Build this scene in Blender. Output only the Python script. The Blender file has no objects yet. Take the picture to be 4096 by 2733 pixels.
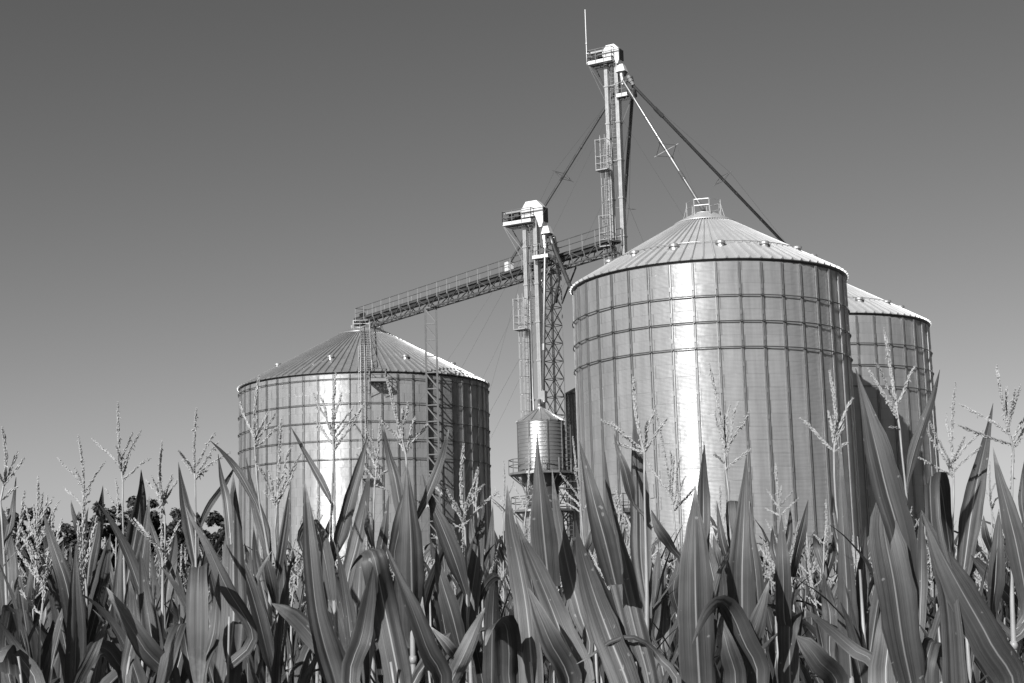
import bpy, math, random
from math import sin, cos, pi, radians, sqrt, atan2, asin
from mathutils import Vector as V
random.seed(7)
SC = bpy.context.scene
COL = SC.collection
# ------------------------------------------------------------------ camera
CZ = 1.75                     # eye height above the soil
F, PITCH, ROLL = 6159.9, 0.1621, 0.0271
_f = V((0, cos(PITCH), sin(PITCH))); _u = V((0, -sin(PITCH), cos(PITCH))); _r = V((1, 0, 0))
RT = _r * cos(ROLL) - _u * sin(ROLL)
UP = _r * sin(ROLL) + _u * cos(ROLL)
CAM = V((0, 0, CZ))

def U(x, y, D):
    """world point at world-y D seen at photo position x, y (4096 px wide)"""
    d = _f + RT * ((x - 2048.0) / F) - UP * ((y - 1366.5) / F)
    return CAM + d * (D / d.y)

cd = bpy.data.cameras.new('camera'); cam = bpy.data.objects.new('camera', cd); COL.objects.link(cam)
cd.sensor_width = 36.0; cd.lens = 36.0 * F / 4096.0; cd.clip_start = 0.05; cd.clip_end = 6000
from mathutils import Matrix
cam.matrix_world = Matrix(((RT.x, UP.x, -_f.x, 0), (RT.y, UP.y, -_f.y, 0), (RT.z, UP.z, -_f.z, CZ), (0, 0, 0, 1)))
SC.camera = cam

# ------------------------------------------------------------------ light
SUN_AZ, SUN_EL = radians(27.0), radians(29.0)        # to the left behind the camera
sd = V((-sin(SUN_AZ) * cos(SUN_EL), -cos(SUN_AZ) * cos(SUN_EL), sin(SUN_EL)))
sl = bpy.data.lights.new('sun', 'SUN'); so = bpy.data.objects.new('sun', sl); COL.objects.link(so)
sl.energy = 5.0; sl.angle = radians(0.53); sl.color = (1, 1, 1)
so.rotation_euler = sd.to_track_quat('Z', 'Y').to_euler(); so.location = (-30, -40, 60)
w = bpy.data.worlds.new('World'); SC.world = w; w.use_nodes = True
nt = w.node_tree; nt.nodes.clear()
sky = nt.nodes.new('ShaderNodeTexSky'); sky.sky_type = 'NISHITA'; sky.sun_disc = False
sky.sun_elevation = SUN_EL; sky.sun_rotation = pi + SUN_AZ
sky.air_density = 1.0; sky.dust_density = 1.25; sky.ozone_density = 1.0
sep = nt.nodes.new('ShaderNodeSeparateColor'); bg = nt.nodes.new('ShaderNodeBackground'); wo = nt.nodes.new('ShaderNodeOutputWorld')
comb = nt.nodes.new('ShaderNodeCombineColor')
nt.links.new(sky.outputs[0], sep.inputs[0])
film = nt.nodes.new('ShaderNodeMath'); film.operation = 'POWER'; film.inputs[1].default_value = 1.27
film2 = nt.nodes.new('ShaderNodeMath'); film2.operation = 'MULTIPLY'; film2.inputs[1].default_value = 0.70
nt.links.new(sep.outputs[0], film.inputs[0]); nt.links.new(film.outputs[0], film2.inputs[0])
for k in range(3):
    nt.links.new(film2.outputs[0], comb.inputs[k])       # black-and-white film behind a red filter
nt.links.new(comb.outputs[0], bg.inputs[0]); bg.inputs[1].default_value = 0.05
nt.links.new(bg.outputs[0], wo.inputs[0])
SC.view_settings.view_transform = 'Standard'; SC.view_settings.look = 'None'
SC.view_settings.exposure = 0.85; SC.view_settings.gamma = 1
SC.cycles.max_bounces = 6; SC.cycles.diffuse_bounces = 2; SC.cycles.glossy_bounces = 3; SC.cycles.transmission_bounces = 3

# ------------------------------------------------------------------ materials
def N(nt, t, **k):
    n = nt.nodes.new('ShaderNode' + t)
    for a, b in k.items(): setattr(n, a, b)
    return n

def mth(nt, op, a, b=None, c=None):
    n = N(nt, 'Math', operation=op)
    for i, x in enumerate((a, b, c)):
        if x is None: continue
        if isinstance(x, (int, float)): n.inputs[i].default_value = x
        else: nt.links.new(x, n.inputs[i])
    return n.outputs[0]

def ramp(nt, x, a, b, lo, hi):
    n = N(nt, 'MapRange'); n.inputs[1].default_value = a; n.inputs[2].default_value = b
    n.inputs[3].default_value = lo; n.inputs[4].default_value = hi
    nt.links.new(x, n.inputs[0]); return n.outputs[0]

def noise(nt, vec, scale, detail=3.0, rough=0.55):
    n = N(nt, 'TexNoise'); n.inputs['Scale'].default_value = scale; n.inputs['Detail'].default_value = detail
    n.inputs['Roughness'].default_value = rough
    if vec is not None: nt.links.new(vec, n.inputs['Vector'])
    return n.outputs[0]

def grey(nt, val, sock):
    c = N(nt, 'CombineColor')
    for k in range(3): nt.links.new(val, c.inputs[k])
    nt.links.new(c.outputs[0], sock)

AL = 0.56      # the film is exposed bright: a strong sun against a deep sky
def mat(name, base=0.3, rough=0.5, metal=0.0, var=0.15, nscale=3.0, rvar=0.0, bump=0.0, bscale=20.0, stretch=None, aniso=0.0):
    base *= AL
    m = bpy.data.materials.new(name); m.use_nodes = True; nt = m.node_tree
    p = nt.nodes['Principled BSDF']; p.inputs['Metallic'].default_value = metal
    g = N(nt, 'NewGeometry'); vec = g.outputs['Position']
    if stretch:
        mp = N(nt, 'Mapping'); mp.inputs['Scale'].default_value = stretch; nt.links.new(vec, mp.inputs[0]); vec = mp.outputs[0]
    n = noise(nt, vec, nscale)
    grey(nt, ramp(nt, n, 0.25, 0.75, base * (1 - var), base * (1 + var)), p.inputs['Base Color'])
    p.inputs['Roughness'].default_value = rough
    if rvar:
        n2 = noise(nt, vec, nscale * 2.3)
        nt.links.new(ramp(nt, n2, 0.3, 0.7, rough - rvar, rough + rvar), p.inputs['Roughness'])
    if bump:
        b = N(nt, 'Bump'); b.inputs['Strength'].default_value = bump; b.inputs['Distance'].default_value = 0.02
        nt.links.new(noise(nt, vec, bscale), b.inputs['Height']); nt.links.new(b.outputs[0], p.inputs['Normal'])
    return m

def wall_mat(name, sheet, rowh, base=0.192, rough=0.31):
    """corrugated galvanized sheets: each sheet its own tone, fine dark lap joints, faint run marks"""
    m = bpy.data.materials.new(name); m.use_nodes = True; nt = m.node_tree
    p = nt.nodes['Principled BSDF']; p.inputs['Metallic'].default_value = 0.20
    uv = N(nt, 'UVMap'); sx = N(nt, 'SeparateXYZ'); nt.links.new(uv.outputs[0], sx.inputs[0])
    row = mth(nt, 'FLOOR', mth(nt, 'DIVIDE', sx.outputs[1], rowh))
    off = mth(nt, 'MULTIPLY', mth(nt, 'MODULO', mth(nt, 'ADD', row, 100.0), 2.0), 0.5)
    us = mth(nt, 'ADD', mth(nt, 'DIVIDE', sx.outputs[0], sheet), mth(nt, 'ADD', off, 0.26))
    col = mth(nt, 'FLOOR', us); fr = mth(nt, 'FRACT', us)
    fv = mth(nt, 'FRACT', mth(nt, 'DIVIDE', sx.outputs[1], rowh))
    cv = N(nt, 'CombineXYZ'); nt.links.new(col, cv.inputs[0]); nt.links.new(row, cv.inputs[1])
    wn = N(nt, 'TexWhiteNoise', noise_dimensions='2D'); nt.links.new(cv.outputs[0], wn.inputs['Vector'])
    joint = mth(nt, 'MAXIMUM', mth(nt, 'LESS_THAN', fr, 0.028), mth(nt, 'MULTIPLY', mth(nt, 'LESS_THAN', fv, 0.04), 0.5))
    geo = N(nt, 'NewGeometry')
    mp = N(nt, 'Mapping'); mp.inputs['Scale'].default_value = (1.6, 1.6, 0.16); nt.links.new(geo.outputs['Position'], mp.inputs[0])
    cl = ramp(nt, noise(nt, mp.outputs[0], 1.0, 5.0, 0.65), 0.3, 0.7, 0.80, 1.16)
    tone = mth(nt, 'MULTIPLY', ramp(nt, wn.outputs[0], 0, 1, base * 0.95, base * 1.05), cl)
    tone = mth(nt, 'MULTIPLY', tone, mth(nt, 'SUBTRACT', 1.0, mth(nt, 'MULTIPLY', joint, 0.32)))
    grey(nt, tone, p.inputs['Base Color'])
    nt.links.new(ramp(nt, wn.outputs[0], 0, 1, rough + 0.05, rough - 0.04), p.inputs['Roughness'])
    nv = N(nt, 'CombineXYZ'); nt.links.new(mth(nt, 'MULTIPLY', sx.outputs[0], 1.1), nv.inputs[0]); nt.links.new(mth(nt, 'MULTIPLY', sx.outputs[1], 0.9), nv.inputs[1])
    nt.links.new(mth(nt, 'MULTIPLY', wn.outputs[0], 3.0), nv.inputs[2])
    b = N(nt, 'Bump'); b.inputs['Strength'].default_value = 1.0; b.inputs['Distance'].default_value = 0.035
    nt.links.new(noise(nt, nv.outputs[0], 1.0, 2.0, 0.5), b.inputs['Height']); nt.links.new(b.outputs[0], p.inputs['Normal'])
    return m

M = {}
M['roof'] = mat('galvanized_roof_sheet', 0.58, 0.40, 0.30, 0.10, 0.8, 0.05)
M['roof_left'] = mat('shiny_roof_sheet', 0.52, 0.34, 0.62, 0.14, 0.8, 0.05)
M['steel'] = mat('galvanized_steel', 0.33, 0.40, 0.6, 0.12, 2.0, 0.06)
M['bright'] = mat('bright_galvanized', 0.50, 0.34, 0.6, 0.08, 1.5, 0.05)
M['stiff'] = mat('stiffener_steel', 0.27, 0.38, 0.5, 0.12, 1.5, 0.05)
M['ring'] = mat('wind_ring_steel', 0.13, 0.45, 0.6, 0.2, 2.0)
M['white'] = mat('pale_painted_steel', 0.74, 0.42, 0.0, 0.06, 2.0)
M['plate'] = mat('white_sign_plate', 0.9, 0.4, 0.0, 0.02, 2.0)
M['frame'] = mat('weathered_frame_steel', 0.16, 0.5, 0.55, 0.2, 1.5)
M['frame2'] = mat('dull_support_steel', 0.09, 0.55, 0.4, 0.2, 1.5)
M['dark'] = mat('dark_steel', 0.07, 0.5, 0.4, 0.3, 1.5)
M['rubber'] = mat('black_belt_and_motor', 0.02, 0.6, 0.0, 0.3, 2.0)
M['spout'] = mat('spout_tube_steel', 0.30, 0.38, 0.7, 0.15, 1.2, 0.05)
M['spoutdark'] = mat('weathered_dark_spout', 0.14, 0.45, 0.6, 0.2, 1.2, 0.05)
M['tank'] = mat('smooth_banded_steel', 0.46, 0.33, 0.7, 0.10, 1.2, 0.05)
M['oldtank'] = mat('old_dark_tank_steel', 0.11, 0.25, 0.85, 0.55, 1.4, 0.1, stretch=(3, 3, 0.3))
M['fibre'] = mat('white_fibreglass', 0.85, 0.35, 0, 0.03, 2.0)
M['cable'] = mat('wire_rope', 0.12, 0.5, 0.5, 0.1, 2.0)
M['paint'] = mat('grey_stencil_paint', 0.13, 0.5, 0.0, 0.08, 4.0)
M['soil'] = mat('dry_soil', 0.12, 0.9, 0.0, 0.35, 1.2, 0, 0.6, 9.0)
M['bark'] = mat('tree_bark', 0.05, 0.9, 0, 0.3, 5.0)
M['foliage'] = mat('dark_tree_foliage', 0.026, 0.65, 0, 0.55, 0.35)
M['foliage2'] = mat('darker_tree_foliage', 0.014, 0.65, 0, 0.55, 0.35)

def leaf_mat(name, base):
    m = bpy.data.materials.new(name); m.use_nodes = True; nt = m.node_tree
    p = nt.nodes['Principled BSDF']
    uv = N(nt, 'UVMap'); sx = N(nt, 'SeparateXYZ'); nt.links.new(uv.outputs[0], sx.inputs[0])
    u, v = sx.outputs[0], sx.outputs[1]
    oi = N(nt, 'ObjectInfo')
    # long parallel veins
    cv = N(nt, 'CombineXYZ'); nt.links.new(mth(nt, 'MULTIPLY', u, 46.0), cv.inputs[0]); nt.links.new(mth(nt, 'MULTIPLY', v, 1.3), cv.inputs[1])
    nt.links.new(mth(nt, 'MULTIPLY', oi.outputs['Random'], 40.0), cv.inputs[2])
    veins = noise(nt, cv.outputs[0], 1.0, 2.0, 0.6)
    cv2 = N(nt, 'CombineXYZ'); nt.links.new(mth(nt, 'MULTIPLY', u, 7.0), cv2.inputs[0]); nt.links.new(mth(nt, 'MULTIPLY', v, 1.0), cv2.inputs[1])
    nt.links.new(mth(nt, 'MULTIPLY', oi.outputs['Random'], 70.0), cv2.inputs[2])
    streak = noise(nt, cv2.outputs[0], 1.0, 2.0, 0.5)
    geo = N(nt, 'NewGeometry')
    blotch = noise(nt, geo.outputs['Position'], 14.0, 4.0, 0.6)
    # pale midrib, thinner towards the tip
    d = mth(nt, 'ABSOLUTE', mth(nt, 'SUBTRACT', u, 0.5))
    wd = ramp(nt, v, 0.0, 1.0, 0.050, 0.014)
    rib = ramp(nt, mth(nt, 'DIVIDE', d, wd), 0.35, 1.0, 1.0, 0.0)
    rib = mth(nt, 'MULTIPLY', rib, ramp(nt, v, 0.55, 0.95, 1.0, 0.0))
    tone = mth(nt, 'MULTIPLY', ramp(nt, veins, 0.3, 0.7, 0.72, 1.26), ramp(nt, streak, 0.3, 0.7, 0.62, 1.36))
    tone = mth(nt, 'MULTIPLY', tone, ramp(nt, blotch, 0.3, 0.75, 0.82, 1.18))
    tone = mth(nt, 'MULTIPLY', tone, ramp(nt, oi.outputs['Random'], 0, 1, base * 0.82, base * 1.2))
    spot = ramp(nt, noise(nt, geo.outputs['Position'], 55.0, 1.0), 0.74, 0.78, 0.0, 0.07)
    tone = mth(nt, 'ADD', tone, spot)
    dry = mth(nt, 'MULTIPLY', ramp(nt, mth(nt, 'ADD', v, mth(nt, 'MULTIPLY', blotch, 0.25)), 1.02, 1.12, 0.0, 0.10), mth(nt, 'GREATER_THAN', oi.outputs['Random'], 0.45))
    tone = mth(nt, 'ADD', tone, dry)
    mix = N(nt, 'Mix', data_type='FLOAT'); nt.links.new(rib, mix.inputs[0]); nt.links.new(tone, mix.inputs[2]); mix.inputs[3].default_value = base * 3.8
    cc = N(nt, 'CombineColor')
    for k in range(3): nt.links.new(mix.outputs[0], cc.inputs[k])
    nt.links.new(cc.outputs[0], p.inputs['Base Color'])
    p.inputs['Roughness'].default_value = 0.52; p.inputs['Specular IOR Level'].default_value = 0.28
    b = N(nt, 'Bump'); b.inputs['Strength'].default_value = 0.35; b.inputs['Distance'].default_value = 0.004
    nt.links.new(mth(nt, 'ADD', veins, mth(nt, 'MULTIPLY', streak, 1.2)), b.inputs['Height']); nt.links.new(b.outputs[0], p.inputs['Normal'])
    tr = N(nt, 'BsdfTranslucent'); nt.links.new(cc.outputs[0], tr.inputs[0])
    ms = N(nt, 'MixShader'); ms.inputs[0].default_value = 0.05
    out = nt.nodes['Material Output']
    nt.links.new(p.outputs[0], ms.inputs[1]); nt.links.new(tr.outputs[0], ms.inputs[2]); nt.links.new(ms.outputs[0], out.inputs[0])
    return m
M['leaf'] = leaf_mat('corn_leaf', 0.044)
M['leaf_pale'] = leaf_mat('corn_leaf_pale', 0.07)
M['stalk'] = mat('corn_stalk', 0.30, 0.5, 0, 0.2, 12.0)
M['tassel'] = mat('corn_tassel', 0.38, 0.75, 0, 0.28, 40.0)
M['husk'] = mat('far_corn', 0.30, 0.75, 0, 0.35, 3.0)

# ------------------------------------------------------------------ mesh helpers
class MB:
    def __init__(s): s.v = []; s.f = []; s.uv = None; s.sm = False
    def add(s, vs, fs):
        b = len(s.v); s.v.extend(tuple(x) for x in vs); s.f.extend(tuple(i + b for i in q) for q in fs)
    def hexa(s, c):
        """8 corners: bottom ring 0-3, top ring 4-7"""
        s.add(c, [(3, 2, 1, 0), (4, 5, 6, 7), (0, 1, 5, 4), (1, 2, 6, 5), (2, 3, 7, 6), (3, 0, 4, 7)])
    def box(s, o, a, b, c, ra, rb, rc):
        """box at o with axes a,b,c and ranges"""
        P = lambda i, j, k: o + a * ra[i] + b * rb[j] + c * rc[k]
        s.hexa([P(0, 0, 0), P(1, 0, 0), P(1, 1, 0), P(0, 1, 0), P(0, 0, 1), P(1, 0, 1), P(1, 1, 1), P(0, 1, 1)])
    def bar(s, p, q, wx, wy=None, up=None):
        wy = wy or wx; p = V(p); q = V(q); t = (q - p).normalized()
        up = V(up) if up is not None else (V((0, 0, 1)) if abs(t.z) < 0.9 else V((0, 1, 0)))
        x = t.cross(up).normalized(); y = x.cross(t).normalized()
        x = x * wx / 2; y = y * wy / 2
        s.hexa([p - x - y, p + x - y, p + x + y, p - x + y, q - x - y, q + x - y, q + x + y, q - x + y])
    def tube(s, pts, r, n=8, caps=True, close=False):
        pts = [V(p) for p in pts]; m = len(pts)
        rs = r if isinstance(r, (list, tuple)) else [r] * m
        b = len(s.v); px = None
        for i, p in enumerate(pts):
            a = pts[(i - 1) % m] if (i > 0 or close) else p
            c = pts[(i + 1) % m] if (i < m - 1 or close) else p
            t = (c - a).normalized()
            if px is None:
                up = V((0, 0, 1)) if abs(t.z) < 0.9 else V((0, 1, 0)); px = t.cross(up).normalized()
            else: px = (px - t * px.dot(t)).normalized()
            py = t.cross(px)
            for k in range(n):
                an = 2 * pi * k / n
                s.v.append(tuple(p + (px * cos(an) + py * sin(an)) * rs[i]))
        for i in range(m if close else m - 1):
            j = (i + 1) % m
            for k in range(n):
                l = (k + 1) % n
                s.f.append((b + i * n + k, b + i * n + l, b + j * n + l, b + j * n + k))
        if caps and not close:
            s.f.append(tuple(b + k for k in reversed(range(n)))); s.f.append(tuple(b + (m - 1) * n + k for k in range(n)))
    def lathe(s, prof, o, n=48, a0=0.0, a1=2 * pi):
        b = len(s.v); full = abs(a1 - a0 - 2 * pi) < 1e-6; cnt = n if full else n + 1; o = V(o)
        for (r, z) in prof:
            for k in range(cnt):
                an = a0 + (a1 - a0) * k / n; s.v.append((o.x + r * cos(an), o.y + r * sin(an), o.z + z))
        for i in range(len(prof) - 1):
            for k in range(n):
                l = (k + 1) % cnt
                s.f.append((b + i * cnt + k, b + i * cnt + l, b + (i + 1) * cnt + l, b + (i + 1) * cnt + k))
    def prism(s, pts, d):
        """extrude a planar polygon (list of V) by vector d"""
        n = len(pts); b = len(s.v)
        s.v.extend(tuple(p) for p in pts); s.v.extend(tuple(V(p) + d) for p in pts)
        s.f.append(tuple(b + k for k in range(n))); s.f.append(tuple(b + n + k for k in reversed(range(n))))
        for k in range(n):
            l = (k + 1) % n; s.f.append((b + k, b + n + k, b + n + l, b + l))
    def build(s, name, m, parent=None, root=None, smooth=None):
        me = bpy.data.meshes.new(name)
        o = V((0, 0, 0)) if root is None else V(root)
        me.from_pydata([(x - o.x, y - o.y, z - o.z) for x, y, z in s.v], [], s.f)
        if s.uv:
            l = me.uv_layers.new(name='UVMap'); flat = []
            for q in s.f:
                for i in q: flat.extend(s.uv[i])
            l.data.foreach_set('uv', flat)
        me.materials.append(M[m] if isinstance(m, str) else m)
        if s.sm if smooth is None else smooth: me.polygons.foreach_set('use_smooth', [True] * len(me.polygons))
        me.validate()
        ob = bpy.data.objects.new(name, me); COL.objects.link(ob)
        if parent is not None: ob.parent = parent
        elif root is not None: ob.location = o
        return ob

def tag(o, label=None, cat=None, group=None, kind=None):
    if label: o['label'] = label
    if cat: o['category'] = cat
    if group: o['group'] = group
    if kind: o['kind'] = kind
    return o

def empty(name, loc, label, cat, group=None):
    o = bpy.data.objects.new(name, None); COL.objects.link(o); o.location = loc; o.empty_display_size = 0.2
    return tag(o, label, cat, group)

Z = V((0, 0, 1))

# ------------------------------------------------------------------ ground
g = MB(); S = 2500.0
n = 40
for i in range(n + 1):
    for j in range(n + 1):
        g.v.append((-S + 2 * S * i / n, -300 + 2 * S * j / n, 0.0))
for i in range(n):
    for j in range(n):
        a = i * (n + 1) + j; g.f.append((a, a + n + 1, a + n + 2, a + 1))
tag(g.build('ground', 'soil'), kind='structure')

# ------------------------------------------------------------------ grain bins
BINS = {}
def grain_bin(key, az, D, R, H, n, ph, rings, label, vents, vph, vr, cap_r, top_r, sheet, slope_d, rail_h, rib2=2):
    H += CZ
    c = V((D * sin(az), D * cos(az), 0)); t = V((-sin(az), -cos(az), 0)); r_ = V((cos(az), -sin(az), 0))
    BINS[key] = (c, t, r_, R, H)
    P = lambda th, rad, z: c + (t * cos(th) + r_ * sin(th)) * rad + Z * z
    root = empty('grain_bin', c, label, 'grain bin', 'corrugated steel grain bins')
    ph = radians(ph)
    # wall: real corrugation on the side towards the field, plain at the back
    wb = MB(); wb.sm = True; wb.uv = []
    pitch, amp, sub = 0.080, 0.0105, 4
    cols = []; per = 6; step = 2 * pi / n / per
    k0 = int(-radians(112) / step); k1 = int(radians(112) / step)
    ths = [k * step + ph for k in range(k0, k1 + 1)]
    HW = H - .115; rows = int(HW / pitch * sub)
    zs = [HW * i / rows for i in range(rows + 1)]
    bul = 0.002
    for z in zs:
        w_ = amp * cos(2 * pi * z / pitch)
        for th in ths:
            q = P(th, R - 0.02 + bul * (cos(n * (th - ph)) - 1) * 0.5 * 2 + w_, z)
            wb.v.append(tuple(q)); wb.uv.append((th * R, z))
    m_ = len(ths)
    for i in range(rows):
        for k in range(m_ - 1):
            wb.f.append((i * m_ + k, i * m_ + k + 1, (i + 1) * m_ + k + 1, (i + 1) * m_ + k))
    b0 = len(wb.v); bt = [ths[-1] + (2 * pi - (ths[-1] - ths[0])) * i / 24 for i in range(25)]
    for z in (0, HW):
        for th in bt: wb.v.append(tuple(P(th, R - 0.03, z))); wb.uv.append((th * R, z))
    for k in range(24): wb.f.append((b0 + k, b0 + k + 1, b0 + 25 + k + 1, b0 + 25 + k))
    wb.build('wall', wall_mat('corrugated_wall_' + key, sheet, 0.8154), root, c)
    gb = MB(); gb.sm = True; gb.lathe([(R - .05, HW - .03), (R - .05, H + .06)], c, 96); gb.build('eave_gap_shade', 'dark', root, c)  # dark band standing in for the shade inside the open eave gap
    # stiffeners, double-ridged hat section; only the sides that can be seen
    prof = [(-.085, 0.0), (-.085, .085), (-.03, .09), (-.022, .02), (.022, .02), (.03, .09), (.085, .085), (.085, 0.0)]
    for k in range(n):
        th = ph + 2 * pi * k / n; tw = (th + pi) % (2 * pi) - pi
        if abs(tw) > radians(96): continue
        sb = MB(); rd = (t * cos(th) + r_ * sin(th)); tg = (r_ * cos(th) - t * sin(th))
        b = c + rd * R
        sb.prism([b + tg * x + rd * y for x, y in prof], Z * (HW - 0.02))
        for zz in [H - 0.1 - 1.63 * q for q in range(1, int(H / 1.63))]:      # splice plates and nuts
            sb.box(b + Z * zz, tg, rd, Z, (-.055, .055), (.091, .10), (-.14, .14))
        sb.build('stiffener', 'stiff', root, c)
    for o_ in rings:
        z = H - o_; rb = MB(); rb.sm = True
        rb.tube([P(2 * pi * k / 120, R + 0.135, z) for k in range(120)], 0.036, 8, close=True)
        for k in range(n):
            th = ph + 2 * pi * k / n; tw = (th + pi) % (2 * pi) - pi
            if abs(tw) > radians(96): continue
            rd = (t * cos(th) + r_ * sin(th)); tg = (r_ * cos(th) - t * sin(th))
            rb.box(c + rd * R + Z * z, tg, rd, Z, (-.06, .06), (.09, .19), (-.065, .065))
        rb.build('wind_ring', 'ring', root, c, smooth=False)
    # roof of ribbed panels
    nr = n * rib2; slope = math.tan(radians(slope_d))
    re, rc = R + 0.18, cap_r
    zr = lambda r: H + 0.07 + (re - r) * slope
    rb = MB()
    for k in range(nr):
        a0 = ph + 2 * pi * k / nr; a1 = ph + 2 * pi * (k + 1) / nr; am = (a0 + a1) / 2
        for q in range(6):
            r0 = re + (rc - re) * q / 6; r1 = re + (rc - re) * (q + 1) / 6
            rb.add([P(a0, r0, zr(r0)), P(a1, r0, zr(r0)), P(a1, r1, zr(r1)), P(a0, r1, zr(r1))], [(0, 1, 2, 3)])
        # standing rib along a0
        rd = (t * cos(a0) + r_ * sin(a0)); tg = (r_ * cos(a0) - t * sin(a0)); nm = (Z + rd * slope).normalized()
        p0 = P(a0, re + 0.03, zr(re + .03)); p1 = P(a0, rc, zr(rc)); w0 = .085; w1 = .05; h = .13
        rb.hexa([p0 - tg * w0, p0 + tg * w0, p1 + tg * w1, p1 - tg * w1,
                 p0 - tg * w0 * .45 + nm * h, p0 + tg * w0 * .45 + nm * h, p1 + tg * w1 * .45 + nm * h * .7, p1 - tg * w1 * .45 + nm * h * .7])
    # eave lip and underside closure
    lip = [P(2 * pi * k / nr, re, zr(re)) for k in range(nr)]
    lo = [P(2 * pi * k / nr, re - .012, zr(re) - .03) for k in range(nr)]; inn = [P(2 * pi * k / nr, R - .06, zr(re) - .04) for k in range(nr)]
    bb = len(rb.v); rb.v.extend(tuple(x) for x in lip + lo + inn)
    for k in range(nr):
        l = (k + 1) % nr
        rb.f.append((bb + k, bb + nr + k, bb + nr + l, bb + l)); rb.f.append((bb + nr + k, bb + 2 * nr + k, bb + 2 * nr + l, bb + nr + l))
    rm = 'roof_left' if key == 'left' else 'roof'
    roof = rb.build('roof', rm, root, c)
    cb = MB(); cb.sm = False
    cb.lathe([(rc + .12, zr(rc) + .05), (rc + .12, zr(rc) + .11), (top_r, zr(top_r) + .11), (top_r, zr(top_r) + .13), (top_r - .06, zr(top_r) + .16), (0.02, zr(top_r) + .22)], c, 64)
    cb.build('roof_cap', rm, root, c)
    # mushroom vents
    for k in range(vents):
        th = radians(vph) + 2 * pi * k / vents; rv = R * vr; b = P(th, rv, zr(rv))
        tw = (th + pi) % (2 * pi) - pi
        if abs(tw) > radians(112): continue
        vb = MB(); vb.sm = True
        vb.lathe([(.26, -.12), (.24, .10), (.31, .10), (.33, .12), (.33, .26), (.27, .31), (.02, .35)], b, 20)
        vb.build('roof_vent', 'bright', roof, c, smooth=False)
    # walk ring round the roof on short brackets
    rr = R * 0.735; rg = MB(); rg.sm = True
    if key != 'left':
        rg.tube([P(2 * pi * k / 80, rr, zr(rr) + .16) for k in range(80)], 0.028, 6, close=True)
        for k in range(nr // 2): rg.tube([P(2 * pi * k * 2 / nr + ph, rr, zr(rr)), P(2 * pi * k * 2 / nr + ph, rr, zr(rr) + .16)], .022, 4)
        rg.build('roof_ring', 'bright', root, c)
    # guard rail round the filling hole
    gw = .34 if key != 'left' else .18
    gr = MB(); zt = zr(top_r) + .08; ng = 7
    for k in range(ng):
        th = 2 * pi * k / ng + 0.3
        if k == 5 and key == 'left': continue
        gr.bar(P(th, top_r + gw, zr(top_r + gw)), P(th, top_r + gw, zt + rail_h), .06, .05)
        gr.bar(P(th, top_r + gw + .3, zr(top_r + gw + .3)), P(th, top_r + gw, zt + rail_h * .7), .035)
        if k != 4:
            t2 = 2 * pi * (k + 1) / ng + 0.3
            for hz in (rail_h * .5, rail_h - .03): gr.bar(P(th, top_r + gw, zt + hz), P(t2, top_r + gw, zt + hz), .035)
    gr.build('guard_rail', 'bright', root, c)
    return root, P, zr

A1, D1, H1 = 0.1297, 103.7495, 20.147
A2, D2, R2, H2 = -0.0971, 147.32, 11.803, 19.678
A3, D3 = 0.195, 125.857
RB, PB, ZB = grain_bin('right', A1, D1, 9.14, H1, 40, 3.2, [2.265, 3.896, 5.526],
    "biggest corrugated steel grain bin, front right, with vents ringing its bright cone roof", 15, 7.4, .78, 2.0, .85, 2.86, 30.3, .92)
LB, PL, ZL = grain_bin('left', A2, D2, R2, H2, 52, .4, [.54, 2.74, 4.371, 6.002, 7.632],
    'wide low grain bin with ladder and platform under the end of the conveyor bridge', 8, -20, .75, 2.5, 1.6, 2.86, 28.6, .72)
BB, PK, ZK = grain_bin('rear', A3, D3, 9.14, H1, 40, 3.2, [2.265, 3.896, 5.526],
    'grain bin half hidden behind the biggest bin, crossed by its shadow', 15, 7.4, .78, 2.0, .85, 2.86, 30.3, .92)
# ------------------------------------------------------------------ conveyor bridge position
def zsolve(x, y, ztarget, lo, hi):
    for _ in range(60):
        m_ = (lo + hi) / 2
        if U(x, y, m_).z < ztarget: lo = m_
        else: hi = m_
    return (lo + hi) / 2
CL = U(1446, 1281, 147.0)                      # deck, bin end
DR = zsolve(2421, 975, CL.z, 90, 140)
CR = U(2421, 975, DR)
BA = (CR - CL); BA.z = 0; BL = BA.length; BA.normalize()     # bridge axis, towards the tall elevator
BN = V((BA.y, -BA.x, 0))                       # towards the camera side
DZ = CL.z
def on_bridge(x, side=0.0):
    """bridge point seen at photo column x"""
    lo, hi = 0.0, BL + 4
    for _ in range(50):
        m_ = (lo + hi) / 2; p = CL + BA * m_
        d = p - CAM; px = 2048 + F * d.dot(RT) / d.dot(_f)
        if px < x: lo = m_
        else: hi = m_
    return lo
def pix(p):
    d = V(p) - CAM; return 2048 + F * d.dot(RT) / d.dot(_f), 1366.5 - F * d.dot(UP) / d.dot(_f)

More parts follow.
